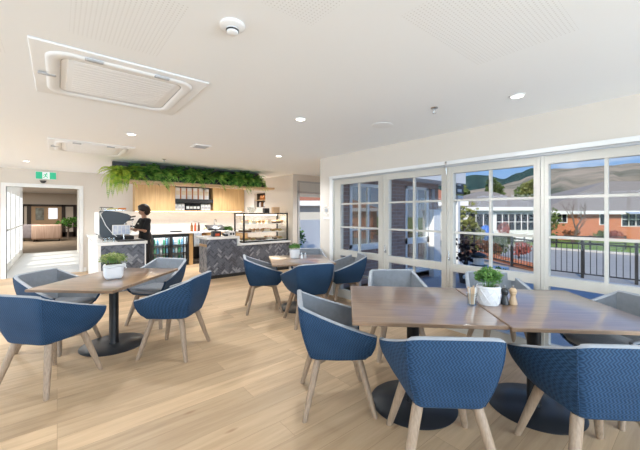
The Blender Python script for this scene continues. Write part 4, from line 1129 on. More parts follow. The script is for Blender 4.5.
m = MB(); m.rbox(-.04, .04, -.08, .08, 0, .05, .01, 0, 2); m.xf(Matrix.Rotation(.15, 4, 'X') @ Matrix.Translation((0, 0, .012))); m.build('body', 'darkplast', o)
m = MB(); m.box(-.03, .03, 0, .06, .062, .066); m.xf(Matrix.Rotation(.15, 4, 'X')); m.build('display', 'greyplast', o)
o = thing('potted_herb', 'small herb in a white pot on the counter beside the display case', 'potted plant', (3.13, 7.28, .921))
m = MB(); m.lathe([(.001, 0), (.06, 0), (.07, .09), (.065, .09), (.06, .075), (.001, .075)], 16); m.build('pot', 'pot', o)
m = MB(); herb_leaves(m, .11, .14, 260, .045, rr, .07); m.build('foliage', 'herb', o)
o = thing('counter_card', 'small white card stand with black squares by the herb on the counter', 'card stand', (3.12, 7.0, .921))
m = MB(); m.box(-.07, .07, -.015, .015, 0, .1); m.build('card', 'pkwhite', o)
m = MB(); m.box(-.055, -.008, -.018, -.0151, .02, .075); m.box(.008, .055, -.018, -.0151, .02, .075); m.build('black_squares', 'darkplast', o)
o = thing('cup_stack_tray', 'black tray shelf on posts left of the display case', 'rack', (3.22, 7.3, .921))

bpy.data.objects.remove(o)

# ------------------------------------------------------------------ espresso machine
o = thing('espresso_machine', 'charcoal sided espresso machine on the coffee counter', 'coffee machine', (.62, 7.35, .921)); o.scale = (1, 1, 1.16)
prof = [(.02, .06), (.0, .12), (0, .34), (.03, .44), (.09, .50), (.30, .475), (.46, .44), (.53, .40), (.52, .36), (.44, .30), (.36, .24), (.33, .16), (.35, .08), (.34, .06)]
def side(m, y0, y1, sc=1.0):
    cx, cz = .22, .27
    p = [(cx+(a-cx)*sc, cz+(b_-cz)*sc) for a, b_ in prof]
    m.rings([[(a, y0, b_) for a, b_ in p], [(a, y1, b_) for a, b_ in p]], 0, False)
m = MB(); side(m, 0, .03); m.build('side_panel', 'charcoal', o)
m = MB(); side(m, .87, .9); m.build('side_panel', 'charcoal', o)
m = MB(); side(m, .03, .87, .93); m.build('body', 'steel', o)
m = MB(); m.path([(.012, -.006, .46), (.03, -.008, .40), (.10, -.008, .25), (.20, -.008, .12), (.28, -.008, .06)], .007, 6); m.build('white_trim', 'offwhite', o)
m = MB(); m.box(-.012, 0, -.0, .88, .1, .47); m.build('rear_panel', 'offwhite', o)
m = MB(); m.rbox(.05, .58, .02, .88, .0, .06, .008, 0, 2); m.build('drip_tray', 'black', o)
for yy in (.2, .45, .7):
    m = MB(); m.lathe([(.001, .2), (.035, .2), (.04, .29), (.001, .29)], 14, (.44, yy, 0)); gh = m.build('group_head', 'steel', o)
    m = MB(); m.tube((.44, yy, .225), (.62, yy-.03, .215), .012, .014, 8); m.build('portafilter_handle', 'darkplast', gh)
m = MB(); m.path([(.48, .04, .36), (.54, .0, .33), (.55, .0, .2), (.54, .01, .12)], .006, 8); m.build('steam_wand', 'steel', o)
m = MB(); m.tube((.5, -.015, .385), (.60, -.02, .40), .014, .012, 8); m.tube((.46, -.012, .33), (.57, -.02, .345), .012, .014, 8); m.build('steam_knob', 'darkplast', o)
m = MB(); m.box(.08, .42, .05, .85, .50, .506); m.path([(.06, .04, .53), (.46, .04, .505), (.46, .86, .505), (.06, .86, .53)], .006, 6); m.build('cup_rail', 'steel', o)
zt = .921+.507*1.16+.001
m = MB(); m.rbox(-.09, .09, -.05, .05, 0, .035, .015, 0, 3); tag(m.build('folded_cloth', 'yellow', None, (.83, 7.45, zt)), 'yellow folded cloth on top of the espresso machine', 'cloth')
m = MB(); m.rbox(-.07, .07, -.05, .05, 0, .04, .015, 0, 3); tag(m.build('folded_cloth', 'orange', None, (1.0, 7.45, zt)), 'orange folded cloth on top of the espresso machine', 'cloth')
m = MB(); m.rbox(-.11, .11, -.08, .08, 0, .012, .004, 0, 2); m.tube((-.08, 0, 0), (-.08, 0, -.04), .006); m.tube((.08, 0, 0), (.08, 0, -.04), .006); tag(m.build('black_tray', 'darkplast', None, (.76, 7.65, zt+.045)), 'flat black tray on short feet on top of the espresso machine', 'lid')
# rack of printed cards in front
o = thing('card_rack', 'white rack of printed cards on a short stand before the espresso machine', 'rack', (1.02, 7.12, .921))
m = MB(); m.lathe([(.001, 0), (.07, 0), (.07, .008), (.012, .014), (.012, .115), (.001, .115)], 14); m.build('stand', 'steel', o)
m = MB(); m.rbox(-.19, .10, -.05, .05, .115, .30, .006, 0, 2); m.build('box', 'offwhite', o)
for k in range(4):
    m = MB(); m.box(-.178+k*.068, -.12+k*.068, -.056, -.0505, .13, .285); m.build('card', 'card', o)
m = MB(); m.rbox(-.22, .22, -.12, .12, 0, .02, .006, 0, 2); m.box(-.2, .2, -.1, .1, .019, .023)
tag(m.build('bar_mat', 'darkplast', None, (1.08, 6.99, .921)), 'black bar mat at the front edge of the coffee counter', 'mat')
bpy.data.objects['card_rack'].location = (1.0, 7.2, .921)
for k, xx in enumerate((.66, .73, .80)):
    m = MB(); m.lathe([(.001, 0), (.028, 0), (.034, .075), (.031, .075), (.026, .006), (.001, .006)], 14)
    lab = 'clear glass tumbler at the front corner of the coffee counter'
    if k == 0: g0 = m.build('tumbler', 'jar', None, (xx, 6.96, .921)); tag(g0, lab, 'glass', 'tumblers on the coffee counter')
    else: dup(g0, (xx, 6.96+.015*k, .921))

# ------------------------------------------------------------------ barista
px, py = 1.53, 8.12
o = thing('person', 'person with short dark hair in a black uniform working at the espresso machine', 'person', (px, py, 0))
# local: facing -x (towards the machine), slightly to -y
def limb(m, pts, rs): m.path(pts, rs, 12); [m.ball(p, r, 8) for p, r in zip(pts, rs)]
def remesh(ob, vox, sm=6):
    r = ob.modifiers.new('skin', 'REMESH'); r.mode = 'VOXEL'; r.voxel_size = vox; r.use_smooth_shade = True
    s = ob.modifiers.new('soft', 'SMOOTH'); s.factor = .5; s.iterations = sm
m = MB()
HZ = 1.52
m.ball((-.04, 0, HZ), (.085, .072, .105), 14); m.ball((-.075, 0, HZ-.06), (.05, .045, .05), 10)
m.tube((.0, 0, 1.30), (-.025, 0, 1.46), .052, .048, 12)
m.ball((0, 0, 1.12), (.1, .15, .2), 12); m.ball((.01, 0, .92), (.11, .155, .13), 12); m.ball((.0, 0, 1.28), (.07, .16, .06), 12)
limb(m, [(-.0, -.085, .9), (-.01, -.09, .5), (.02, -.09, .09)], [.078, .055, .038]); limb(m, [(0, .085, .9), (-.01, .09, .5), (.02, .09, .09)], [.078, .055, .038])
m.ball((-.05, -.09, .045), (.11, .042, .04), 8); m.ball((-.05, .09, .045), (.11, .042, .04), 8)
LH, RH = (-.33, -.13, 1.115), (-.33, .08, 1.12)
limb(m, [(-.0, -.18, 1.28), (-.09, -.23, 1.06), LH], [.045, .04, .026]); limb(m, [(0, .18, 1.28), (-.1, .22, 1.06), RH], [.045, .04, .026])
for hx, hy, hz in (LH, RH):
    m.ball((hx-.035, hy, hz), (.045, .022, .036), 8)
    for k in range(4):
        zz = hz+.028-.018*k; ln = (.06, .07, .066, .05)[k]
        m.path([(hx-.06, hy, zz), (hx-.06-ln*.6, hy+.01, zz-.005), (hx-.06-ln*.75, hy+.032, zz-.01)], [.0095, .0085, .007], 8)
    m.path([(hx-.02, hy+.012, hz+.03), (hx-.05, hy+.035, hz+.045), (hx-.075, hy+.04, hz+.04)], [.011, .0095, .008], 8)
m.ball((-.128, 0, HZ-.018), (.016, .012, .02), 8)            # nose
m.ball((-.03, -.074, HZ-.015), (.022, .01, .03), 8); m.ball((-.03, .074, HZ-.015), (.022, .01, .03), 8)
b = m.build('body', 'skin', o); remesh(b, .0085, 3)
m = MB(); m.ball((-.015, 0, HZ+.035), (.118, .108, .108), 14); m.ball((.035, 0, HZ-.015), (.09, .102, .115), 12); m.ball((-.09, .02, HZ+.075), (.045, .06, .035), 10)
m.ball((.0, -.06, HZ-.0), (.05, .034, .07), 8); m.ball((.0, .06, HZ), (.05, .034, .07), 8)
h_ = m.build('hair', 'hair', o); remesh(h_, .012, 4)
m = MB(); m.ball((-.117, -.028, HZ), .009, 8); m.ball((-.117, .028, HZ), .009, 8); m.build('eyes', 'eye', o)
m = MB(); m.ball((-.122, 0, HZ-.062), (.006, .022, .007), 8); m.build('mouth', 'lip', o)
m = MB()
m.ball((0, 0, 1.12), (.115, .168, .22), 12); m.ball((0, 0, 1.28), (.085, .175, .065), 12); m.ball((.01, 0, .94), (.125, .172, .14), 12)
for sg in (-1, 1): limb(m, [(0, sg*.18, 1.28), (-.07, sg*.222, 1.12)], [.062, .062])
s_ = m.build('shirt', 'cloth', o); remesh(s_, .013, 4)
m = MB()
m.ball((.01, 0, .9), (.128, .175, .13), 12)
for sg in (-1, 1): limb(m, [(0, sg*.085, .88), (-.01, sg*.09, .5), (.02, sg*.09, .12)], [.095, .078, .062])
s_ = m.build('trousers', 'cloth', o); remesh(s_, .015, 4)
m = MB()
for sg in (-1, 1): m.ball((-.03, sg*.09, .05), (.125, .052, .05), 10)
m.build('shoes', 'cloth', o)
m = MB(); m.box(-.118, -.108, .03, .08, 1.2, 1.225); m.build('name_badge', 'offwhite', o)
o.rotation_euler = (0, 0, math.radians(12))
m = MB(); m.lathe([(.001, 0), (.045, 0), (.048, .06), (.036, .1), (.038, .11), (.033, .11), (.04, .055), (.001, .008)], 16); m.path([(.045, 0, .09), (.075, 0, .08), (.075, 0, .03), (.047, 0, .02)], .005, 6)
jx, jy = px-.46, py-.10
tag(m.build('milk_jug', 'steel', None, (jx, jy-.02, 1.06)), 'steel milk jug held by the person at the espresso machine', 'jug')

# ------------------------------------------------------------------ lounge furniture
def sofa(x, y, rz, w, mt, label, nm='sofa'):
    o = thing(nm, label, nm, (x, y, 0), rz)
    m = MB(); m.rbox(-w/2, w/2, -.4, .42, .12, .42, .05, 0, 3); m.build('seat_base', mt, o)
    m = MB(); m.rbox(-w/2, w/2, -.45, -.22, .12, .86, .08, 0, 4); m.build('backrest', mt, o)
    for sg in (-1, 1):
        m = MB(); a, b_ = sorted((sg*w/2, sg*(w/2-.16))); m.rbox(a, b_, -.42, .42, .12, .64, .06, 0, 4); m.build('armrest', mt, o)
    for sx in (-1, 1):
        for sy in (-1, 1):
            m = MB(); m.tube((sx*(w/2-.1), sy*.32, 0), (sx*(w/2-.1), sy*.32, .13), .025, n=8); m.build('leg', 'darkwood', o)
    n_ = 2 if w > 1.2 else 1
    for k in range(n_):
        ww = (w-.34)/n_; m = MB(); m.rbox(-w/2+.17+k*ww, -w/2+.17+(k+1)*ww-.01, -.22, .44, .421, .52, .04, 0, 3); m.build('seat_cushion', mt, o)
    return o
xs, ys = W(-14.15, 16.6); sofa(xs, ys, 0, 1.2, 'sofa', 'pale pink striped sofa seen from behind in the lounge')
xs, ys = W(-15.35, 16.8); sofa(xs, ys, 0, .95, 'armch', 'grey armchair beside the striped sofa in the lounge', 'armchair')
xs, ys = W(-13.5, 17.6); sofa(xs+1.2, ys-.6, 2.6, .85, 'darkplast', 'black armchair right of the striped sofa in the lounge', 'armchair')
def shrub(name, label, cat, loc, radii, n, size, mt, trunk=None, seed=1, group=None, trunkmat='bark'):
    rr = random.Random(seed); o = thing(name, label, cat, loc, 0, group); m = MB()
    cz = (trunk or 0)+radii[2]
    blobs = [(Vector((0, 0, cz)), 1.0)] + [(Vector((rr.uniform(-.6, .6)*radii[0], rr.uniform(-.6, .6)*radii[1], cz+rr.uniform(-.5, .6)*radii[2])), rr.uniform(.4, .65)) for _ in range(6)]
    for k in range(n):
        c, q = rr.choice(blobs)
        d = Vector((rr.gauss(0, 1), rr.gauss(0, 1), rr.gauss(0, 1))).normalized()
        rad = rr.uniform(.75, 1.0)
        p = c+Vector((d.x*radii[0]*q, d.y*radii[1]*q, d.z*radii[2]*q))*rad
        if p.z < .02: continue
        a = (d+Vector((rr.uniform(-1, 1), rr.uniform(-1, 1), rr.uniform(-1, 1)))*.8).normalized(); s = a.cross(Vector((rr.uniform(-1, 1), rr.uniform(-1, 1), rr.uniform(-1, 1)))).normalized()
        l = size*rr.uniform(.6, 1.4)
        m.add([p-a*l*.5, p+s*l*.35, p+a*l*.5, p-s*l*.35], [(0, 1, 2, 3)], 0, False)
    m.build('foliage', mt, o)
    m = MB(); m.path([(0, 0, 0), (.02*radii[0], .01, cz*.5), (0, 0, cz)], [.09*radii[0]+.01, .06*radii[0]+.008, .02*radii[0]+.004], 7)
    for k in range(4):
        a = k*1.7; m.path([(0, 0, cz*.6), (radii[0]*.5*math.cos(a), radii[1]*.5*math.sin(a), cz*.6+radii[2]*.5)], [.03*radii[0]+.004, .01*radii[0]+.003], 5)
    m.build('stem', trunkmat, o)
    return o
xs, ys = W(-14.2, 18.2); shrub('indoor_plant', 'dark leafy plant behind the striped sofa in the lounge', 'plant', (xs-.1, ys+.2, 0), (.55, .4, .3), 240, .16, 'ferndark', .6, 5)
xs, ys = W(-13.0, 18.2); shrub('indoor_plant', 'dark green plant right of the lounge picture behind the sofa', 'plant', (xs-.1, ys+.2, 0), (.4, .4, .26), 200, .14, 'ferndark', .55, 6)
# far partition: dark frames and tan panel
o = thing('glazed_partition', 'dark framed partition with a tan panel across the far end of the lounge', 'partition', (0, 24.9, 0))
def far_x(u):     # x on the plane y=24.9 seen at that column
    a = (u-320)/320; Y = 24.9/(-ST*a+CT); return CT*a*Y+ST*Y
def far_z(v, u=50):
    a = (u-320)/320; Y = 24.9/(-ST*a+CT); return EYE+(213-v)/320*Y
xL, xM, xR, xR2 = far_x(22), far_x(29), far_x(63.5), far_x(75)
m = MB(); zt = far_z(204.5)
for xx in (xL, xM, xR, xR2): m.box(xx-.09, xx+.09, -.05, .05, 0, zt)
m.box(xL, xR2, -.05, .05, zt-.12, zt); m.box(xL, xR2, -.05, .05, .0, .3); m.build('frame', 'darkwood', o)
m = MB(); m.box(xM, xR, .0, .03, .3, zt-.1); m.build('tan_panel', 'tan', o)
m = MB(); m.box(xL, xM, .0, .03, .3, zt-.1); m.box(xR, xR2, 0, .03, .3, zt-.1); m.build('pale_panel', 'wall', o)
m = MB(); m.box(far_x(48.5), far_x(57.5), -.03, -.001, far_z(219), far_z(208)); m.build('bright_window', 'winlit', o)
m = MB(); m.box(far_x(35.5), far_x(44), -.03, -.001, far_z(220), far_z(208)); m.build('picture', 'picture', o)
l = bpy.data.lights.new('lounge_fill', 'AREA'); l.size = 2.5; l.energy = 240; l.color = (1, .92, .82)  # unseen area light added to brighten the dim lounge
lo = bpy.data.objects.new('lounge_fill', l); COL.objects.link(lo); lo.location = (-1.5, 20.5, 2.6)

# ------------------------------------------------------------------ outdoors
def gz(x, y):
    if x < 10: return -.15
    if x < 24: return -.15-(x-10)/14*.95
    return -1.1
gm = MB()
def gridground(m, x0, x1, y0, y1, nx, ny, dz=0):
    vs = [(x0+(x1-x0)*i/nx, y0+(y1-y0)*j/ny, gz(x0+(x1-x0)*i/nx, 0)+dz) for j in range(ny+1) for i in range(nx+1)]
    m.add(vs, [(j*(nx+1)+i, j*(nx+1)+i+1, (j+1)*(nx+1)+i+1, (j+1)*(nx+1)+i) for j in range(ny) for i in range(nx)], 0, True)
m = MB(); m.box(XW+.09, 9.9, -30, 4.5, -.3, -.15); m.box(7.7, 9.9, 4.5, 30, -.3, -.15); m.box(4.74, 7.7, 6.84, 30, -.3, -.15); struct('ground_patio', m, 'patio', label='paved patio outside the windows, blue of skylit shade in its colour')
m = MB(); gridground(m, 9.9, 27, -90, 90, 20, 10); m.box(9.9, 27, -90, 90, -3, -2.8); struct('road', m, 'road', label='grey road beyond the railing')
m = MB(); gridground(m, 27, 160, -160, 220, 24, 10); m.box(27, 160, -160, 220, -4, -3.8); struct('ground_lawn', m, 'grass', label='green lawn across the road')
m = MB(); m.box(26.8, 27.1, -90, 90, -1.3, -.98); struct('kerb', m, 'kerb')
m = MB(); m.box(-60, XL-.2, -60, 80, -.4, -.2); m.box(-4.5, XW, -60, YB-.2, -.4, -.2); struct('ground_rear', m, 'grass')
# brick kerb + fences
FENCE = [((5.6, 12.8), (5.86, 8.62)), ((5.86, 8.62), (8.9, 4.95))]
fl = ['black railing running away from the windows toward the shrubs', 'black railing parallel to the windows along the road']
for fi, (A, B) in enumerate(FENCE):
    a, b_ = Vector(W(*A)), Vector(W(*B)); d = b_-a; Ln = d.length; ang = math.atan2(d.y, d.x)
    o = thing('railing', fl[fi], 'railing', (a.x, a.y, -.15), ang)
    m = MB(); m.box(0, Ln, -.015, .015, .82, .86); m.box(0, Ln, -.012, .012, .09, .12)
    n = int(Ln/.115)
    for k in range(n): m.tube((.06+k*Ln/n, 0, .1), (.06+k*Ln/n, 0, .84), .0085, n=6)
    m.build('bars', 'blackpaint', o)
    np_ = max(2, round(Ln/1.0))
    for k in range(np_+(1 if fi == 1 else 1)):
        xx = k*Ln/np_
        if fi == 0 and k == np_: xx = Ln-.06
        m = MB(); m.box(xx-.028, xx+.028, -.028, .028, 0.001, .95); m.lathe([(.001, .95), (.038, .95), (.03, .97), (.012, .985), (.001, 1.0)], 10, (xx, 0, 0)); p = m.build('post', 'blackpaint', o)
        m = MB()
        for sg in (-1, 1):
            m.path([(xx+sg*(.03+.05*(1-math.cos(q))), 0, .88+.045*math.sin(q)) for q in [i*.55 for i in range(8)]], .006, 6)
        m.build('scroll', 'blackpaint', p)
    if fi == 0:
        m = MB(); m.box(0, Ln, .05, .35, -.1, .06); tag(m.build('brick_edging', 'brickred', None, (a.x, a.y, -.149+.1-.0), ang), 'low orange brick edging beside the black railing', 'edging')
# patio furniture
xs, ys = W(3.05, 7.05)
m = MB(); m.rbox(-.8, .8, -.22, .22, .38, .45, .02, 0, 2); ob = thing('patio_bench', 'bench on the patio below the brick wing, sky light tinted into it', 'bench', (xs-.2, ys-.7, -.15), .15)
m.build('seat', mat('skylit_blue_tint', (.50, .62, .75), .5, var=.05), ob)  # sky light on the bench top is put into its blue colour
for sx in (-.65, .65):
    m = MB(); m.box(sx-.04, sx+.04, -.18, .18, 0, .38); m.build('leg', 'darkwood', ob)
xs, ys = W(3.35, 6.6); shrub('bush', 'low green bush on the patio seen through the lower panes', 'bush', (xs+.2, ys-.25, -.15), (.4, .3, .22), 500, .09, 'herb', .05, 8)
xs, ys = W(3.35, 7.35)
o = shrub('potted_shrub', 'black leaved shrub in a dark pot outside the middle window', 'potted shrub', (xs, ys, .22), (.24, .24, .38), 190, .1, 'leafdark', .02, 9)
m = MB(); m.lathe([(.001, 0), (.13, 0), (.18, .37), (.16, .37), (.15, .33), (.001, .33)], 18, (0, 0, -.37)); m.build('pot', 'charcoal', o)
xs, ys = W(3.47, 7.0)
o = thing('patio_lantern', 'dark blue lantern with black lid on the patio beside the black shrub', 'lantern', (xs, ys, -.15)); o.scale = (1, 1, 1.32)
m = MB(); m.rbox(-.14, .14, -.14, .14, .0, .36, .02, 0, 2); m.build('body', mat('navy_paint', (.02, .04, .09), .4, var=.1), o)
m = MB(); m.lathe([(.10, .36), (.11, .44), (.09, .48)], 16); m.build('neck', 'white', o)
m = MB(); m.lathe([(.001, .48), (.17, .48), (.16, .52), (.05, .56), (.001, .57)], 18); m.build('lid', 'black', o)
# verandah post and bracket beyond the wing
xs, ys = W(3.62, 8.45)
o = thing('verandah_post', 'white verandah post with stepped eave bracket beyond the brick wing', 'post', (xs, ys, -.15))
m = MB(); m.box(-.055, .055, -.055, .055, 0, 2.05); m.box(-.08, .08, -.08, .08, 0, .12); m.build('post', 'white', o)
m = MB()
for k in range(3): m.box(-.06-.02*k, .16-.03*k if k else .2, -.06, .06, 1.98+.17*k, 2.06+.17*k)
m.path([(.05, 0, 1.7), (.09, 0, 1.85), (.2, 0, 2.0)], .02, 8)
m.build('bracket', 'white', o)
m = MB(); m.box(-.5, .25, -.05, .05, 2.1, 2.52); m.build('beam', 'charcoal', o)
m = MB(); m.box(7.26, 7.56, 4.36, 4.498, -.15, 1.5); m.box(7.24, 7.58, 4.34, 4.498, 1.5, 1.54)
tag(m.build('meter_box', 'white'), 'tall white box against the far end of the brick wing', 'cupboard')
m = MB(); m.box(-.06, .06, -.03, .0, -.16, .16); tag(m.build('wall_lamp', 'greyplast', None, (7.42, 4.499, 1.9)), 'grey wall lamp on the end of the brick wing', 'lamp')

# houses across the road (cam-aligned)
def house(X0, X1, Y0, Y1, z0, ze, zr, wallm, roofm, name, label, hip=(3, 3)):
    o = thing(name, label, 'house', (*W(X0, Y0), z0), -TH)
    w, d_ = X1-X0, Y1-Y0; e = ze-z0; r = zr-z0
    m = MB(); m.box(0, w, 0, d_, 0, e); m.build('walls', wallm, o)
    ov = .5; m = MB()
    m.add([(-ov, -ov, e), (w+ov, -ov, e), (w+ov, d_+ov, e), (-ov, d_+ov, e), (hip[0], d_/2, r), (w-hip[1], d_/2, r)], [(0, 1, 5, 4), (1, 2, 5), (2, 3, 4, 5), (3, 0, 4), (0, 3, 2, 1)]); m.build('roof', roofm, o)
    m = MB(); m.box(-ov, w+ov, -ov-.03, -ov+.05, e-.28, e+.04); m.box(-ov-.03, -ov+.05, -ov, d_+ov, e-.28, e+.04); m.build('fascia', 'white', o)
    return o
def hwin(o, x0, x1, z0, z1, nx, nz, y=0):
    m = MB(); t = .07
    m.box(x0, x1, y-.06, y-.005, z0, z0+t); m.box(x0, x1, y-.06, y-.005, z1-t, z1)
    for k in range(nx+1): xx = x0+(x1-x0-t)*k/nx; m.box(xx, xx+t, y-.06, y-.005, z0, z1)
    for k in range(1, nz): zz = z0+(z1-z0)*k/nz; m.box(x0, x1, y-.055, y-.005, zz-.03, zz+.03)
    f = m.build('window', 'white', o)
    m = MB(); m.box(x0+.02, x1-.02, y-.03, y-.008, z0+.02, z1-.02); m.build('pane', 'dkglass', f)
Yh = 29.0
hA = house(11.5, 19.8, Yh, Yh+9, -1.1, 1.95, 3.7, 'white', 'roof', 'house', 'white trimmed house with large paned conservatory across the road', (5.2, 1.8))
hwin(hA, 15.9-11.5, 19.4-11.5, .95, 2.55, 6, 2); hwin(hA, 13.4-11.5, 15.5-11.5, .6, 2.55, 3, 1)
hB = house(20.9, 44, 30.5, 41, -1.1, 1.62, 5.0, 'brickred', 'roof', 'house', 'orange brick house with grey tiled roof across the road', (11, 6))
def hx(u, Y=30.5): return (u-320)/320*Y-20.9
def hz(v, Y=30.5): return EYE+(213-v)/320*Y+1.1
hwin(hB, hx(551), hx(567), hz(223), hz(211.5), 3, 1); hwin(hB, hx(599), hx(605), hz(225), hz(211.5), 1, 1); hwin(hB, hx(621), hx(650), hz(226.5), hz(212), 4, 2)
m = MB(); m.add([(hx(620), -.02, hz(210)), (hx(655), -.02, hz(210)), (hx(655), -1.0, hz(213.5)), (hx(620), -1.0, hz(213.5)), (hx(620), -.02, hz(210)-.04), (hx(655), -.02, hz(210)-.04), (hx(655), -1.0, hz(213.5)-.04), (hx(620), -1.0, hz(213.5)-.04)],
               [(0, 1, 2, 3), (7, 6, 5, 4), (0, 3, 7, 4), (1, 5, 6, 2), (2, 6, 7, 3), (0, 4, 5, 1)]); m.build('awning', mat('grey_awning', (.42, .48, .58), .6, var=.2, vscale=3, stretch=(8, 1, 1)), hB)
house(26, 44, -8, 6, -1.1, 1.9, 4.6, 'brickred', 'roofred', 'house', 'brick house with terracotta roof mirrored in the wing glass', (4, 4))
# trees and shrubs
def bare_tree(loc, h, label, seed):
    rr = random.Random(seed); o = thing('bare_tree', label, 'tree', loc); m = MB()
    def br(p, d, L_, r, dep):
        pts = [p]; q = p.copy(); dd = d.copy()
        for k in range(4):
            dd = (dd+Vector((rr.uniform(-.25, .25), rr.uniform(-.25, .25), rr.uniform(-.05, .2)))).normalized(); q = q+dd*L_/4; pts.append(q.copy())
        m.path(pts, [r*(1-.45*k/4) for k in range(5)], 6)
        if dep == 0: return
        for k in range(3 if dep > 1 else 2):
            s = pts[rr.choice((2, 3, 4))]; nd = (dd+Vector((rr.uniform(-1, 1), rr.uniform(-1, 1), rr.uniform(-.2, .7)))).normalized(); br(s, nd, L_*rr.uniform(.6, .8), r*.5, dep-1)
    br(Vector((0, 0, 0)), Vector((.1, 0, 1)), h*.4, h*.032, 4); m.build('branches', 'bark', o); return o
xs, ys = W(20.9, 26.5); bare_tree((xs, ys, -1.1), 4.0, 'bare branched tree in front of the orange brick house', 4)
SZ = (.3, .2, .13, .22)
specs = [(11.8, 26.4, 1.2, 'treeolive', 'olive green tree at the end of the white trimmed house', 1.5), (12.9, 26.0, .5, 'treeolive', 'smaller olive shrub beside the blue umbrella', .5),
         (15.7, 27.3, .45, 'blossom', 'reddish shrub before the conservatory windows', .7), (19.9, 27.6, 1.0, 'tree', 'green shrub at the right end of the conservatory', 1.3)]
for i, (X, Y, r, mt, lb_, hh) in enumerate(specs):
    xs, ys = W(X, Y); shrub('shrub', lb_, 'shrub', (xs, ys, -1.1), (r, r, hh), (520, 420, 420, 420)[i], SZ[i], mt, .3, 30+i)
for i, (X, Y, r, mt) in enumerate(((14.6, 26.6, .55, 'tree'), (15.6, 26.4, .5, 'tree'), (18.3, 26.5, .6, 'tree'), (19.2, 26.3, .5, 'tree'))):
    xs, ys = W(X, Y); shrub('low_shrub', 'low green garden shrub on the lawn before the white trimmed house', 'shrub', (xs, ys, -1.1), (r, r, .4), 200, .18, mt, .05, 40+i, 'low shrubs before the white trimmed house')
for i, (X, Y, r, mt, lb_) in enumerate(((7.0, 13.4, .5, 'treerust', 'rust coloured shrub behind the railing'), (8.0, 14.3, .55, 'tree', 'green shrub behind the railing next to the rust one'),
                                    (8.7, 14.0, .42, 'blossom', 'red flowering shrub behind the railing'), (6.3, 13.6, .4, 'treeolive', 'small olive shrub behind the near end of the railing'))):
    xs, ys = W(X, Y); shrub('shrub', lb_, 'shrub', (xs, ys, gz(xs, ys)), (r, r, r*.7), 320, .13, mt, .1, 50+i)
for i, (X, Y) in enumerate(((25.3, 28.8), (26.6, 28.9), (22.6, 28.7))):
    xs, ys = W(X, Y); lb_ = ('dark shrub against the orange brick wall', 'red flowered shrub against the orange brick wall', 'low rust shrub under the small brick house window')[i]
    shrub('shrub', lb_, 'shrub', (xs, ys, -1.1), (.8, .6, .45), 260, .2, ('tree', 'blossom', 'treerust')[i], .1, 60+i)
for i in range(10):
    X = 19.0+i*2.5 if i < 6 else 36+(i-6)*5; Y = (44, 49)[i % 2]; xs, ys = W(X, Y); mt = ('tree', 'treeolive', 'tree', 'treerust', 'treeolive')[i % 5]
    kind = {'tree': 'mid green', 'treeolive': 'olive green', 'treerust': 'rust brown'}[mt]
    shrub('tree', '%s tree behind the houses across the road' % kind, 'tree', (xs, ys, -1.1), (1.25, 1.2, 1.5+.2*(i % 3)), 560, .5, mt, 3.4 if i < 6 else 2.0, 70+i, '%s trees behind the houses' % kind)
xs, ys = W(14.3, 27.6)
o = thing('umbrella', 'blue garden umbrella before the white trimmed house', 'umbrella', (xs, ys, -1.3))
m = MB(); m.lathe([(.62, 1.0), (.5, 1.35), (.28, 1.6), (.03, 1.72)], 10); m.lathe([(.2, .4), (.5, .8), (.62, 1.0)], 10); m.build('canopy', 'blue', o)
m = MB(); m.tube((0, 0, 0), (0, 0, 1.78), .03, n=8); m.build('pole', 'white', o)
# low far railing across the road
a = Vector(W(11, 24.5)); b_ = Vector(W(21, 22.0)); d = b_-a
o = thing('railing', 'low dark railing on the far side of the road', 'railing', (a.x, a.y, -1.05), math.atan2(d.y, d.x))
m = MB(); m.box(0, d.length, -.03, .03, .8, .88); m.box(0, d.length, -.03, .03, .35, .42); m.build('rails', 'blackpaint', o)
for k in range(6):
    m = MB(); m.box(k*d.length/5-.04, k*d.length/5+.04, -.04, .04, 0, .95); m.build('post', 'blackpaint', o)
# hills
def hill(name, pts, r0, r1, mt, seed, label):
    us = [p[0] for p in pts]; N = 150; NR = 26
    def vof(u):
        if u <= pts[0][0]: return pts[0][1]
        for (a, va), (b_, vb) in zip(pts, pts[1:]):
            if u <= b_: t = (u-a)/(b_-a); t = t*t*(3-2*t); return va+(vb-va)*t
        return pts[-1][1]
    vs = []
    for j in range(NR+1):
        f = j/NR
        for i in range(N+1):
            u = us[0]+(us[-1]-us[0])*i/N; a = (u-320)/320
            v = vof(u)
            r = r0+(r1-r0)*f; Y = r/math.hypot(1, a)
            top = EYE+(213-v)/320*(r1/math.hypot(1, a))
            s = f**1.25
            nz = mnoise.noise(Vector((u*.05, f*1.6, seed)))*.5+mnoise.noise(Vector((u*.15, f*2.0, seed+9)))*.28+mnoise.noise(Vector((u*.4, f*4, seed+4)))*.07
            z = -2+(top+2)*s + nz*top*.30*math.sin(PI*min(1, f*1.02))
            if f == 1: z = top*(1+.012*mnoise.noise(Vector((u*.4, 0, seed))))
            vs.append((*W(a*Y, Y), z))
    n = N+1
    m = MB(); m.add(vs, [(j*n+i, j*n+i+1, (j+1)*n+i+1, (j+1)*n+i) for j in range(NR) for i in range(N)], 0, True)
    # back slope
    back = [(*W((us[0]+(us[-1]-us[0])*i/N-320)/320*r1*1.15, r1*1.15), -5) for i in range(n)]
    top_ = vs[-n:]
    m.add(top_+back, [(i, i+1, n+i+1, n+i) for i in range(N)], 0, True)
    return struct(name, m, mt, label=label)
hill('hills_forest', [(330, 190), (420, 181), (450, 177), (462, 176.5), (475, 174.8), (488, 175.5), (503, 179), (518, 173), (533, 168), (548, 169.5), (575, 176), (620, 182)], 260, 900, 'hilldark', 3, 'dark forested ridge on the skyline')
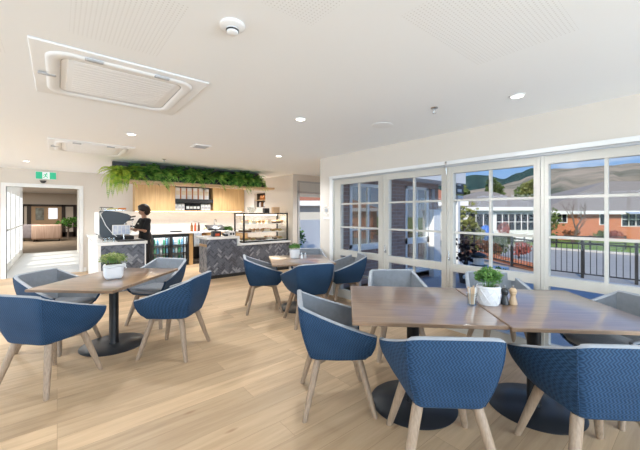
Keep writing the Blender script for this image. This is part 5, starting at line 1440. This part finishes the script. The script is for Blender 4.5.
hill('hills_dry', [(400, 200), (440, 194), (470, 190), (495, 187), (515, 181.5), (533, 175), (546, 169.5), (556, 168.3), (567, 168.6), (586, 167), (603, 165.8), (640, 163), (700, 160), (900, 150), (1400, 140)], 150, 560, 'hilltan', 8, 'dry tan hillside with dark bush patches')
# outside the recess door
m = MB(); m.box(4.9, 10, 11.2, 11.35, -.15, 1.15); struct('wall_garden', m, 'white', label='white garden wall outside the recess door')
shrub('hedge_bush', 'round green bush outside the recess door', 'bush', (5.6, 10.3, -.15), (.7, .5, .45), 500, .12, 'herb', .1, 91)
shrub('hedge_bush', 'wider green bush outside the recess door near the wall', 'bush', (7.2, 10.6, -.15), (.7, .5, .5), 500, .12, 'herb', .1, 92)
house(-3, 9, 21, 28, -.3, 2.2, 4.5, 'cream', 'roofred', 'house', 'pale house with red roof behind the garden wall', (3, 3))

# ------------------------------------------------------------------ world, sun, fill lamps at windows
w = bpy.data.worlds.new('World'); S.world = w; w.use_nodes = True
nt = w.node_tree; L = nt.links; nt.nodes.clear()
out = nn(nt, 'ShaderNodeOutputWorld'); bg = nn(nt, 'ShaderNodeBackground'); tc = nn(nt, 'ShaderNodeTexCoord'); sx = nn(nt, 'ShaderNodeSeparateXYZ')
L.new(tc.outputs['Generated'], sx.inputs[0])
rp = nn(nt, 'ShaderNodeValToRGB'); e = rp.color_ramp.elements
e[0].position = 0.0; e[0].color = (.42, .58, .78, 1); e[1].position = 1.0; e[1].color = (.10, .25, .62, 1)
q = rp.color_ramp.elements.new(.14); q.color = (.22, .43, .80, 1); q = rp.color_ramp.elements.new(.3); q.color = (.15, .34, .74, 1)
L.new(sx.outputs[2], rp.inputs['Fac'])
mp = nn(nt, 'ShaderNodeMapping'); mp.inputs['Scale'].default_value = (2.2, 2.2, 9); L.new(tc.outputs['Generated'], mp.inputs['Vector'])
no = nn(nt, 'ShaderNodeTexNoise'); no.inputs['Scale'].default_value = 2.0; no.inputs['Detail'].default_value = 7; L.new(mp.outputs[0], no.inputs['Vector'])
cr = nn(nt, 'ShaderNodeValToRGB'); cr.color_ramp.elements[0].position = .56; cr.color_ramp.elements[1].position = .80; L.new(no.outputs['Fac'], cr.inputs['Fac'])
mx = nn(nt, 'ShaderNodeMix', data_type='RGBA'); L.new(cr.outputs['Color'], mx.inputs[0]); L.new(rp.outputs['Color'], mx.inputs[6]); mx.inputs[7].default_value = (.85, .88, .93, 1)
L.new(mx.outputs[2], bg.inputs['Color']); bg.inputs['Strength'].default_value = 0.95
L.new(bg.outputs[0], out.inputs['Surface'])
def light(name, typ, loc, rot, **kw):
    l = bpy.data.lights.new(name, typ)
    for k, v in kw.items(): setattr(l, k, v)
    o = bpy.data.objects.new(name, l); COL.objects.link(o); o.location = loc; o.rotation_euler = rot; return o
sd = Vector((.93, .30, -.64)).normalized()
sun = light('sun', 'SUN', (-20, -10, 20), (0, 0, 0), energy=4.2, angle=.01, color=(1, .93, .82)); sun.rotation_euler = sd.to_track_quat('-Z', 'Y').to_euler()
# area lamps added behind the unseen rear windows to stand in for daylight
for i, (xa, xb, za, zb) in enumerate(RW):
    light('window_fill', 'AREA', ((xa+xb)/2, YB-.12, (za+zb)/2), (PI/2, 0, 0), shape='RECTANGLE', size=xb-xa-.15, size_y=zb-za-.15, energy=(70, 100, 125)[i], color=(.68, .84, 1.0))
for i, (ya, yb, za, zb) in enumerate(LWN):  # fill lamps in the added left windows even out the room light
    light('window_fill', 'AREA', (XL-.12, (ya+yb)/2, (za+zb)/2), (0, -PI/2, 0), shape='RECTANGLE', size=zb-za-.15, size_y=yb-ya-.15, energy=(15, 50, 75, 65)[i], color=(.68, .84, 1.0))
for i, (ya, yb, za, zb) in enumerate(WN):
    light('window_fill', 'AREA', (-1.08, (ya+yb)/2, (za+zb)/2), (0, -PI/2, 0), shape='RECTANGLE', size=zb-za-.2, size_y=yb-ya-.2, energy=14, color=(.9, .95, 1.0))

cam = bpy.data.cameras.new('camera'); co = bpy.data.objects.new('camera', cam); COL.objects.link(co)
cam.sensor_width = 36; cam.lens = 18.0; cam.shift_y = -12/640; cam.clip_start = .05; cam.clip_end = 3000
co.location = (0, 0, EYE); co.rotation_euler = (PI/2, 0, -TH)
S.camera = co
S.view_settings.view_transform = 'Standard'; S.view_settings.look = 'None'; S.view_settings.gamma = 1; S.view_settings.use_curve_mapping = False
S.view_settings.exposure = 0.14
S.cycles.transparent_max_bounces = 24; S.cycles.max_bounces = 10; S.cycles.diffuse_bounces = 6
S.cycles.use_denoising = True
